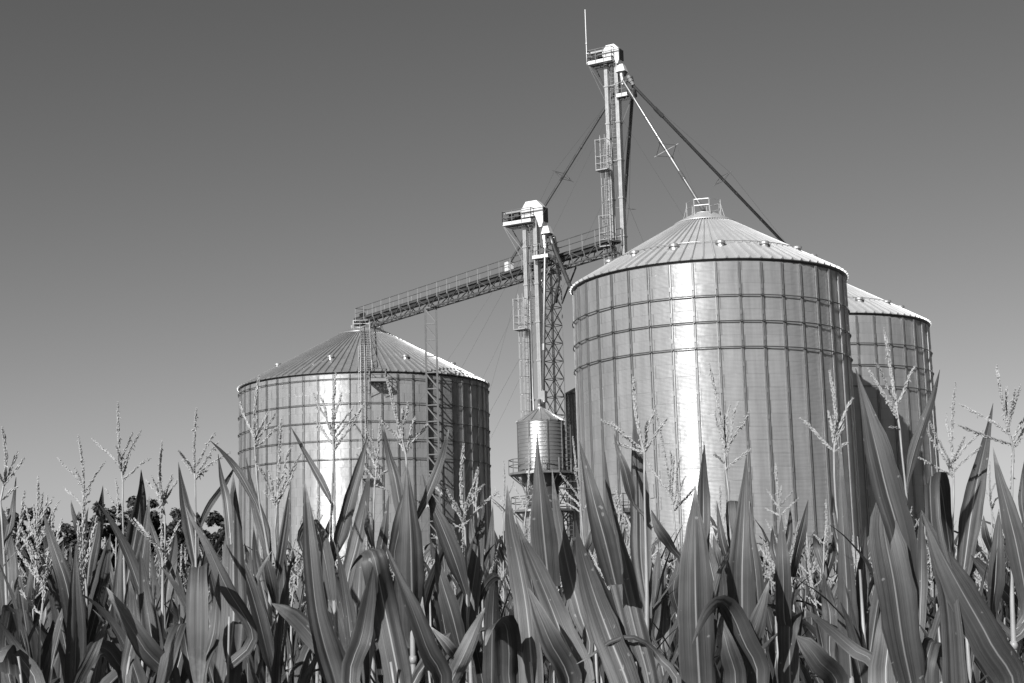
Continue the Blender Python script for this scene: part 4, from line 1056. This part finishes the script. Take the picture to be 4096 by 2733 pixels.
# ---- centre
hero('C', 2.9, 'corn plant with twin spreading leaves below the small banded tank', [(180, 1568), (170, 1450)],
     [[(185, 1620, 130), (152, 1200, 132), (102, 900, 112), (60, 700, 66), (40, 472, 2)], [(440, 1620, 150), (322, 1250, 150), (202, 950, 112), (126, 770, 36), (84, 636, 2)], [(382, 1620, 130), (272, 1330, 112), (202, 1160, 62), (154, 1036, 2)],
      [(60, 1620, 130, .06), (50, 1400, 150, .02), (36, 1260, 130, -.02), (0, 1228, 90, -.10), (-50, 1270, 60, -.16), (-80, 1360, 10, -.2)]])
hero('C', 3.5, 'corn plant with a two toned leaf, half in shade, hiding the small banded tank', [(300, 1568), (290, 1250)],
     [[(272, 1040, 120), (242, 750, 142), (226, 550, 92), (211, 350, 36), (205, 168, 2)], [(492, 1400, 40), (442, 1180, 96), (382, 950, 102), (331, 700, 66), (305, 540, 32), (288, 383, 2)], [(300, 1500, 60), (360, 1300, 60), (370, 1120, 2)]])
hero('C', 2.8, 'corn plant with a narrow curling leaf tip hooking across its broad ribbed leaves', [(760, 1568), (750, 1450)],
     [[(722, 1620, 160), (602, 1300, 160), (522, 1080, 132), (462, 880, 76), (432, 760, 26), (420, 668, 2)], [(640, 1020, 90), (582, 780, 122), (532, 600, 96), (490, 430, 56), (440, 228, 2)], [(832, 1620, 120), (742, 1250, 142), (672, 950, 142), (632, 720, 72), (601, 520, 32), (580, 288, 2)],
      [(985, 1620, 50), (885, 1430, 42), (800, 1340, 24), (700, 1312, 26), (600, 1345, 22), (500, 1420, 11), (424, 1462, 2)]])
hero('C', 3.6, 'corn plant with the tallest narrow pointed leaf before the biggest bin', [(810, 1568), (815, 1150), (800, 500)],
     [[(815, 1150, 50), (782, 900, 112), (776, 650, 116), (766, 400, 86), (750, 200, 36), (743, 18, 2)], [(742, 580, 20), (720, 500, 60), (690, 380, 50), (650, 270, 22), (631, 178, 2)], [(1002, 930, 12, .05), (945, 810, 46, .02), (905, 745, 62, -.02), (868, 690, 50, -.02), (838, 610, 4, 0)]],
     T((738, -130), (800, 300), ((558, 108), (715, 290)), ((605, 118), (740, 280)), ((822, 112), (800, 270)), ((930, 98), (806, 290)), ((858, 30), (802, 260)), ((630, 238), (730, 320))))
hero('C', 5.0, "corn plant with two dark bent tassel arms beside the biggest bin's bright stripe", [(1000, 1400), (1000, 950), (975, 760)],
     [[(1000, 1210, 24), (960, 1060, 58), (985, 930, 34), (1000, 820, 2)], [(850, 1330, 20), (856, 1150, 62), (870, 950, 46), (880, 820, 2)], [(900, 1500, 90), (902, 1260, 98), (912, 1100, 30), (915, 1020, 2)]],
     T((858, 40), (960, 620), ((940, 275), (950, 540)), ((962, 310), (958, 560)), ((1002, 318), (966, 590)), ((810, 330), (935, 550)), ((1082, 480), (966, 670)), ((1030, 420), (964, 620))))
hero('C', 2.9, "corn plant with broad pointed leaf and dark arched one beneath the biggest bin's bright stripe", [(1110, 1568), (1105, 1450)],
     [[(1108, 1620, 180), (1087, 1250, 190), (1080, 950, 166), (1080, 750, 112), (1080, 600, 46), (1083, 478, 2)], [(1122, 950, 50), (1127, 600, 76), (1126, 420, 46), (1132, 248, 2)], [(1420, 1600, 120, .05), (1345, 1330, 130, .02), (1275, 1170, 112, 0), (1212, 1120, 64, -.06), (1142, 1180, 46, -.12), (1100, 1270, 26, -.15), (1064, 1352, 2, -.16)], [(1300, 1610, 120), (1262, 1380, 100), (1222, 1230, 42), (1205, 1130, 2)]])
hero('C', 4.1, "corn plant with upright many armed tassel before the middle of the biggest bin", [(1310, 1300), (1275, 700), (1264, 480)],
     [[(1300, 930, 40, .08), (1285, 690, 70, .04), (1290, 572, 74, 0), (1300, 570, 74, -.06), (1305, 700, 60, -.08), (1310, 830, 4, -.1)], [(1300, 1000, 30), (1240, 820, 50), (1215, 690, 30), (1200, 560, 2)]],
     T((1155, -205), (1250, 390), ((1275, 30), (1246, 290)), ((1320, 8), (1256, 310)), ((1382, 58), (1262, 330)), ((1245, 90), (1242, 300)), ((1190, 60), (1236, 300)), ((1385, 270), (1266, 410)), ((1185, 300), (1236, 360))))
hero('C', 3.0, 'corn plant with one broad blade right of the dark arched leaf', [(1345, 1568), (1342, 1400)],
     [[(1342, 1350, 140), (1340, 1000, 152), (1345, 800, 126), (1355, 550, 62), (1364, 308, 2)], [(1430, 1300, 60), (1420, 1000, 70), (1390, 760, 40), (1380, 560, 2)], [(1340, 1500, 60), (1400, 1300, 90), (1450, 1150, 60), (1490, 1000, 2)]])
# ---- right
hero('D', 3.1, "corn plant with small pointed leaves at the biggest bin's foot, dark hooked one below", [(120, 1568), (110, 1300)],
     [[(100, 980, 36), (126, 850, 46), (162, 700, 40), (189, 553, 2)], [(60, 1240, 80), (51, 950, 86), (45, 800, 50), (40, 638, 2)], [(350, 1620, 120), (252, 1450, 122), (172, 1350, 82), (121, 1303, 3)], [(95, 1620, 110, .0), (86, 1400, 112, 0), (88, 1240, 112, .0), (112, 1190, 90, .08), (135, 1260, 40, .14), (140, 1340, 4, .16)], [(560, 1560, 60), (422, 1370, 72), (272, 1240, 42), (154, 1146, 2)]])
hero('D', 3.7, 'corn plant with a crowded woolly tassel near the right edge of the biggest bin', [(430, 1568), (405, 1000), (340, 560), (335, 340)],
     [[(432, 1610, 110), (412, 1300, 112), (401, 1000, 92), (386, 750, 62), (372, 450, 36), (368, 198, 2)], [(315, 1440, 50), (312, 1200, 86), (290, 1080, 52), (274, 955, 2)], [(350, 760, 30), (330, 640, 40), (325, 520, 2)], [(470, 1350, 40), (490, 1000, 72), (500, 840, 40), (505, 700, 2)]],
     T((308, -156), (332, 290), ((140, 98), (316, 285)), ((435, -5), (345, 190)), ((365, 68), (338, 240)), ((408, 238), (348, 320)), ((300, 60), (328, 230)), ((385, 140), (342, 260)), ((330, 90), (334, 260))))
hero('D', 2.6, 'corn plant with the largest leaf of all, sharply creased, reaching over the rear bin', [(760, 1568), (740, 1400)],
     [[(742, 1180, 110), (702, 800, 152), (622, 500, 166), (562, 250, 136), (512, 50, 62), (476, -80, 26), (452, -174, 2)], [(765, 1620, 150), (712, 1350, 190), (662, 1000, 202), (614, 750, 172), (602, 580, 82), (606, 428, 2)], [(630, 1620, 150), (632, 1350, 132), (640, 1150, 72), (650, 948, 2)]])
hero('D', 3.9, "corn plant with wide armed tassel before the rear bin, slim leaf leaning right", [(780, 1400), (740, 600), (716, 380), (700, 200)],
     [[(736, 465, 24), (772, 300, 62), (832, 120, 52), (882, -20, 32), (918, -168, 2)], [(800, 1380, 50), (815, 1050, 72), (816, 800, 52), (812, 618, 2)], [(745, 640, 20), (700, 520, 40), (680, 420, 2)]],
     T((609, -400), (696, 158), ((515, -180), (650, 80)), ((568, -200), (644, 20)), ((780, -185), (690, 30)), ((645, 150), (694, 190)), ((590, -60), (660, 120))))
hero('D', 2.6, 'corn plant with a squared folded leaf top and long diagonal leaf in the lower right', [(1010, 1568), (1000, 1400)],
     [[(985, 960, 30, .22), (945, 620, 70, .16), (915, 450, 100, .05), (868, 424, 116, 0), (864, 500, 112, -.03), (882, 750, 112, -.05), (962, 1150, 142, -.05), (990, 1620, 165, -.05)], [(1330, 1660, 180), (1202, 1350, 192), (1052, 1080, 172), (932, 860, 102), (862, 710, 42), (815, 608, 2)], [(840, 1610, 100, 0), (850, 1420, 100, 0), (885, 1330, 80, .04), (915, 1420, 50, .1)]])
hero('D', 4.3, 'corn plant with a thin spiky tassel standing against the sky right of the rear bin', [(1030, 1300), (990, 760), (998, 500)],
     [[(1042, 990, 70), (1090, 650, 116), (1132, 420, 86), (1176, 220, 42), (1213, 18, 2)], [(992, 900, 24), (960, 740, 44), (935, 600, 2)], [(1010, 1100, 40), (1110, 900, 60), (1200, 1010, 50), (1290, 1120, 3)]],
     T((1004, -92), (995, 440), ((955, 78), (986, 320)), ((1056, 203), (1000, 350)), ((1157, 168), (1008, 350)), ((1141, 258), (1012, 400)), ((855, 103), (984, 400)), ((840, 155), (972, 450)), ((800, 318), (940, 425))))
hero('D', 3.7, 'corn plant at the right edge with a drooping many branched tassel', [(1330, 1400), (1318, 700), (1320, 420)],
     [[(1402, 1180, 90), (1352, 850, 122), (1292, 600, 86), (1240, 400, 36), (1212, 260, 2)], [(1216, 1200, 44), (1226, 1000, 86), (1236, 800, 62), (1245, 605, 2)], [(1384, 700, 20), (1372, 560, 40), (1378, 420, 20), (1390, 320, 2)], [(1400, 1230, 60), (1260, 1040, 70), (1140, 920, 40), (1090, 860, 3)]],
     T((1232, -192), (1325, 280), ((1288, -70), (1306, 130)), ((1336, -65), (1310, 160)), ((1364, -80), (1318, 160)), ((1025, 22), (1290, 200)), ((1022, 142), (1300, 250)), ((1420, 60), (1325, 230)), ((1395, 150), (1330, 270)), ((1310, 520), (1322, 290))))
# ---- second row, seen in the gaps
hero('B', 5.6, 'thin corn plant with a single stiff spike behind the very broad smooth leaf', [(372, 1200), (368, 900), (366, 760)], [[(370, 1000, 30), (340, 860, 50), (330, 740, 2)], [(370, 900, 20), (410, 780, 44), (440, 660, 2)]],
     T((378, 522), (366, 740), ((338, 590), (360, 700)), ((345, 640), (362, 720)), ((400, 640), (368, 720))))
hero('B', 5.4, 'corn plant with a smooth single spike tassel at the right wall of the wide bin', [(1290, 1200), (1280, 800), (1260, 620)], [[(1285, 900, 30), (1240, 780, 50), (1220, 640, 2)], [(1285, 1000, 30), (1330, 850, 50), (1345, 570, 2)]],
     T((1262, 372), (1250, 620), ((1222, 520), (1246, 600)), ((1300, 560), (1254, 610))))
hero('C', 7.0, 'small distant corn plant with a plain spike left of the small banded tank', [(20, 1000), (20, 760), (14, 660)], [[(20, 800, 26), (50, 700, 40), (70, 600, 2)], [(20, 900, 26), (-20, 790, 40), (-40, 700, 2)]],
     T((20, 340), (14, 640), ((75, 450), (22, 600)), ((-30, 480), (12, 590)), ((-40, 560), (12, 620)), ((60, 560), (20, 630))))
hero('C', 6.2, 'corn plant with knotted pale tassel arms crossing in front of the small banded tank walkway', [(120, 1100), (130, 800), (140, 720)], [[(125, 900, 30), (90, 780, 50), (75, 660, 2)], [(125, 980, 30), (170, 860, 50), (190, 730, 2)]],
     T((165, 205), (134, 700), ((285, 560), (170, 480)), ((60, 640), (132, 560)), ((210, 470), (142, 600)), ((75, 470), (136, 610)), ((110, 430), (140, 560))))
hero('C', 6.0, 'corn plant with a heavy tassel overlapping the left edge of the biggest bin', [(480, 1100), (470, 850), (455, 720)], [[(475, 950, 30), (500, 800, 50), (520, 690, 2)], [(475, 1000, 30), (430, 880, 50), (415, 760, 2)]],
     T((402, 200), (452, 650), ((330, 400), (440, 560)), ((412, 372), (330, 500)), ((340, 560), (446, 630)), ((500, 560), (456, 620)), ((360, 500), (444, 600))))
hero('C', 6.4, 'corn plant with a pale tassel peeping left of the tall narrow leaf', [(640, 1100), (650, 800), (655, 720)], [[(650, 900, 30), (690, 780, 46), (700, 680, 2)], [(650, 950, 30), (615, 830, 46), (600, 700, 2)]],
     T((640, 478), (655, 720), ((610, 520), (650, 640)), ((672, 520), (654, 650)), ((700, 640), (658, 700)), ((620, 640), (652, 700))))
hero('C', 6.0, 'corn plant with a ragged pale tassel between the two broad blades near the bright stripe', [(1235, 1200), (1230, 900), (1228, 800)], [[(1232, 980, 30), (1200, 860, 50), (1180, 740, 2)], [(1232, 1050, 30), (1270, 930, 50), (1290, 830, 2)]],
     T((1218, 478), (1228, 800), ((1165, 690), (1220, 740)), ((1255, 590), (1230, 740)), ((1190, 580), (1224, 720)), ((1180, 800), (1224, 790)), ((1260, 700), (1232, 780))))
hero('D', 5.6, 'corn plant with two crossed pale tassel arms in front of the biggest bin right flank', [(40, 1100), (36, 760), (34, 680)], [[(38, 900, 30), (80, 760, 46), (90, 590, 2)], [(38, 950, 30), (0, 830, 46), (-10, 700, 2)]],
     T((8, 350), (36, 660), ((102, 508), (44, 590)), ((138, 542), (50, 640)), ((-40, 500), (30, 600)), ((40, 480), (36, 600)), ((-50, 600), (30, 650))))
hero('D', 5.4, 'corn plant with a smooth slim spike before the dark side of the biggest bin', [(275, 1100), (278, 850), (276, 800)], [[(278, 950, 30), (240, 820, 46), (220, 740, 2)], [(278, 1000, 30), (320, 860, 46), (330, 760, 2)]],
     T((287, 560), (276, 800), ((222, 745), (270, 850)), ((320, 740), (280, 820)), ((310, 690), (280, 790))))
hero('D', 6.2, 'pale distant corn plant right of the rear bin below the thin spiky tassel', [(1200, 1000), (1205, 760), (1206, 700)], [[(1204, 850, 26), (1170, 740, 40), (1160, 640, 2)], [(1204, 900, 26), (1240, 780, 40), (1260, 690, 2)]],
     T((1195, 340), (1206, 640), ((1232, 420), (1208, 560)), ((1196, 510), (1204, 600)), ((1240, 540), (1210, 610)), ((1165, 480), (1202, 590))))
# ------------------------------------------------------------------ the rest of the field
def proto_leaf(L, wd, rise, droop, seed, curl=0.0):
    r = random.Random(seed); n_ = 16; pts = []; el = rise; p = V((0, 0, 0)); az = 0.0
    for i in range(n_ + 1):
        pts.append(p.copy()); t = i / n_
        p = p + V((cos(el) * cos(az), cos(el) * sin(az), sin(el))) * (L / n_)
        el -= droop * (t ** 1.6) * 3.2 / n_; az += curl / n_
    ws = []
    for i in range(n_ + 1):
        t = i / n_; ws.append(wd * (min(1, .38 + t * 3.0) if t < .22 else 1) * max(.015, (1 - ((t - .22) / .78) ** 2.0) if t > .22 else 1))
    tw = r.uniform(-.7, .7); sides = []
    for i in range(n_ + 1):
        t = (pts[min(i + 1, n_)] - pts[max(i - 1, 0)]).normalized(); s = V((-sin(0), 1, 0)); s = (s - t * s.dot(t)).normalized(); a = tw * i / n_
        sides.append(s * cos(a) + t.cross(s) * sin(a))
    mb = MB(); mb.sm = True; ribbon(mb, pts, ws, sides, -r.uniform(.2, .45), .08, seed, nu=4); return mb
def mesh_of(mb, name, m):
    o = mb.build(name, m); me = o.data; bpy.data.objects.remove(o); return me
LEAVES = [mesh_of(proto_leaf(L, wd, ri, dr_, 500 + i, cu), 'leaf', 'leaf') for i, (L, wd, ri, dr_, cu) in enumerate([
    (.62, .070, 1.36, .5, .1), (.70, .078, 1.28, .9, -.2), (.74, .080, 1.20, 1.4, .3), (.66, .075, 1.32, .35, .0), (.78, .082, 1.12, 1.9, -.3), (.58, .066, 1.42, .2, .2),
    (.72, .080, 1.22, 2.3, .2), (.68, .074, 1.25, .7, -.1)])]
def proto_tassel(seed, H=.34, nb=7):
    rr = random.Random(seed); mb = MB(); top = V((rr.uniform(-.03, .03), rr.uniform(-.03, .03), H)); b = V((0, 0, 0))
    spk = [b.lerp(top, k / 5) for k in range(6)]
    mb.tube([spk[0], spk[1]], .003, 5, caps=False); spikelets(mb, spk[1:], .0022, .0095, rr, 3, .28)
    for k in range(nb):
        an = rr.uniform(0, 6.28); h = rr.uniform(.0, .42) * H; L = rr.uniform(.13, .22); el = rr.uniform(.55, 1.25); d = V((cos(an) * cos(el), sin(an) * cos(el), sin(el))); sag = rr.uniform(-.03, .05)
        pts = [b.lerp(top, h / H) + d * (L * j / 5) + V((0, 0, sag)) * (j / 5) ** 2 for j in range(6)]
        spikelets(mb, pts, .0014, .0100, rr, 3, .32)
    return mesh_of(mb, 'tassel', 'tassel')
TASSELS = [proto_tassel(900 + i, .30 + .02 * (i % 4), 3 + i % 5) for i in range(8)]
def proto_stalk(h):
    mb = MB(); mb.sm = True; mb.tube([(0, 0, 0), (.004, 0, h * .5), (0, .004, h * .85), (0, 0, h)], [.0125, .0115, .007, .0035], 7)
    z = .3
    while z < h - .3: mb.tube([(0, 0, z - .012), (.003, 0, z), (0, 0, z + .012)], [.0115, .0132, .0115], 7); z += .21
    return mesh_of(mb, 'stalk', 'stalk')
STALKS = [proto_stalk(1.86), proto_stalk(1.93)]
def instance(me, parent, loc, rz, tilt, s):
    o = bpy.data.objects.new(me.name.split('.')[0], me); COL.objects.link(o); o.parent = parent
    o.location = loc; o.rotation_euler = (tilt[0], tilt[1], rz); o.scale = (s, s, s); return o
FILL = []
ROWDIR = V((.94, .34, 0)); ROWN = V((-.34, .94, 0))
frnd = random.Random(5)
cand = []
for i in range(-20, 140):
    for j in range(-260, 260):
        p = ROWN * (i * .76) + ROWDIR * (j * .185) + V((frnd.uniform(-.05, .05), frnd.uniform(-.06, .06), 0))
        if p.y < 4.3 or p.y > 86: continue
        if abs(p.x) > .372 * p.y + .55: continue
        if any((p.x - a) ** 2 + (p.y - b) ** 2 < .022 for a, b in HERO_XY): continue
        cand.append(p)
cand.sort(key=lambda p: p.length)
NEAR = 252
near, far = cand[:NEAR], cand[NEAR:]
print('corn candidates', len(cand), 'near limit', near[-1].y)
for p in near:
    s = frnd.uniform(.86, .97); rz = frnd.uniform(0, 6.28)
    e = empty('corn_plant', p, 'corn plant standing back in the crowded rows, seen only in glimpses between the front plants', 'corn plant', 'corn plants in the crowded rows')
    k = frnd.randrange(2); h = (1.86, 1.93)[k]
    instance(STALKS[k], e, (0, 0, 0), rz, (0, 0), s)
    az = frnd.uniform(0, 6.28); z = .8 + frnd.uniform(0, .1)
    while z < h - .22:
        li = frnd.randrange(len(LEAVES)) if z < h - .5 else frnd.choice((0, 3, 5, 7))
        instance(LEAVES[li], e, (0, 0, z * s), az, (frnd.uniform(-.08, .08), frnd.uniform(-.10, .06)), frnd.uniform(.85, 1.05) * (1 if z < h - .5 else .85))
        az += pi + frnd.uniform(-.5, .5); z += frnd.uniform(.125, .17)
    tz = frnd.uniform(-.06, .06)
    if frnd.random() < (.25 if p.y < 7.5 else .75): instance(TASSELS[frnd.randrange(8)], e, (0, 0, h * s - .02), frnd.uniform(0, 6.28), (tz, frnd.uniform(-.06, .06)), frnd.uniform(.85, 1.1))
# beyond the individual plants: one mass of corn
fm = MB(); fm.uv = []
def strip(mb, pts, ws, sd):
    b = len(mb.v)
    for i, (p, w_) in enumerate(zip(pts, ws)):
        mb.v.append(tuple(p - sd * w_)); mb.v.append(tuple(p + sd * w_)); mb.uv.extend([(0, i / len(pts)), (1, i / len(pts))])
    for i in range(len(pts) - 1): mb.f.append((b + 2 * i, b + 2 * i + 1, b + 2 * i + 3, b + 2 * i + 2))
fl = MB(); fl.uv = []
cnt = 0
for p in far:
    d = p.y
    keep = 1.0 if d < 20 else max(.30, 1.0 - (d - 20) / 40)
    if frnd.random() > keep: continue
    cnt += 1
    s = frnd.uniform(.90, 1.0); h = 1.9 * s; n_l = 6 if d < 22 else 4
    for k in range(n_l):
        z = h - .12 - .17 * k - frnd.uniform(0, .05); az = frnd.uniform(0, 6.28); el = frnd.uniform(1.05, 1.42); L = frnd.uniform(.45, .68); q = p + Z * z; dr_ = frnd.uniform(.2, 1.6); pts = [q]
        for j in range(5):
            q = q + V((cos(az) * cos(el), sin(az) * cos(el), sin(el))) * L / 5; pts.append(q); el -= dr_ * (j / 5)
        strip(fl, pts, [.016, .036, .038, .032, .019, .002], V((-sin(az), cos(az), 0)))
    if frnd.random() < (.8 if d < 14 else .97):
        b = p + Z * (h - .05); sc_ = 1.0
        br = [(V((frnd.uniform(-.04, .04), frnd.uniform(-.04, .04), 1)), .33)] + [(V((cos(a_) * .6, sin(a_) * .6, frnd.uniform(.5, 1.2))).normalized(), frnd.uniform(.13, .2)) for a_ in [frnd.uniform(0, 6.28) for _ in range(6)]]
        for dv, L in br:
            o_ = b + Z * (0 if L > .3 else frnd.uniform(.02, .12)); e = o_ + dv * L
            r_s = .0058 if d < 22 else .0085
            bb = len(fm.v); mid = o_.lerp(e, .5); x = dv.cross(V((.3, .8, .1))).normalized(); y = dv.cross(x)
            for c_, r_q in ((o_, r_s * .5), (mid, r_s * 1.25), (e, r_s * .5)):
                for k in range(3): fm.v.append(tuple(c_ + (x * cos(2.094 * k) + y * sin(2.094 * k)) * r_q)); fm.uv.append((0, 0))
            for q_ in (0, 3):
                for k in range(3): fm.f.append((bb + q_ + k, bb + q_ + (k + 1) % 3, bb + q_ + 3 + (k + 1) % 3, bb + q_ + 3 + k))
        fm.tube([b - Z * .3, b + Z * .05], .005, 3, caps=False); fm.uv.extend([(0, 0)] * (len(fm.v) - len(fm.uv)))
print('far plants', cnt, len(fl.f), len(fm.f))
off = len(fl.v); nleaf = len(fl.f)
fl.v.extend(fm.v); fl.uv.extend(fm.uv); fl.f.extend(tuple(i + off for i in q) for q in fm.f)
fo = fl.build('corn_field', 'leaf'); fo.data.materials.append(M['tassel'])
fo.data.polygons.foreach_set('material_index', [0] * nleaf + [1] * (len(fl.f) - nleaf))
tag(fo, 'mass of corn leaves and tassels filling the field back to the bins', 'corn field', kind='stuff')
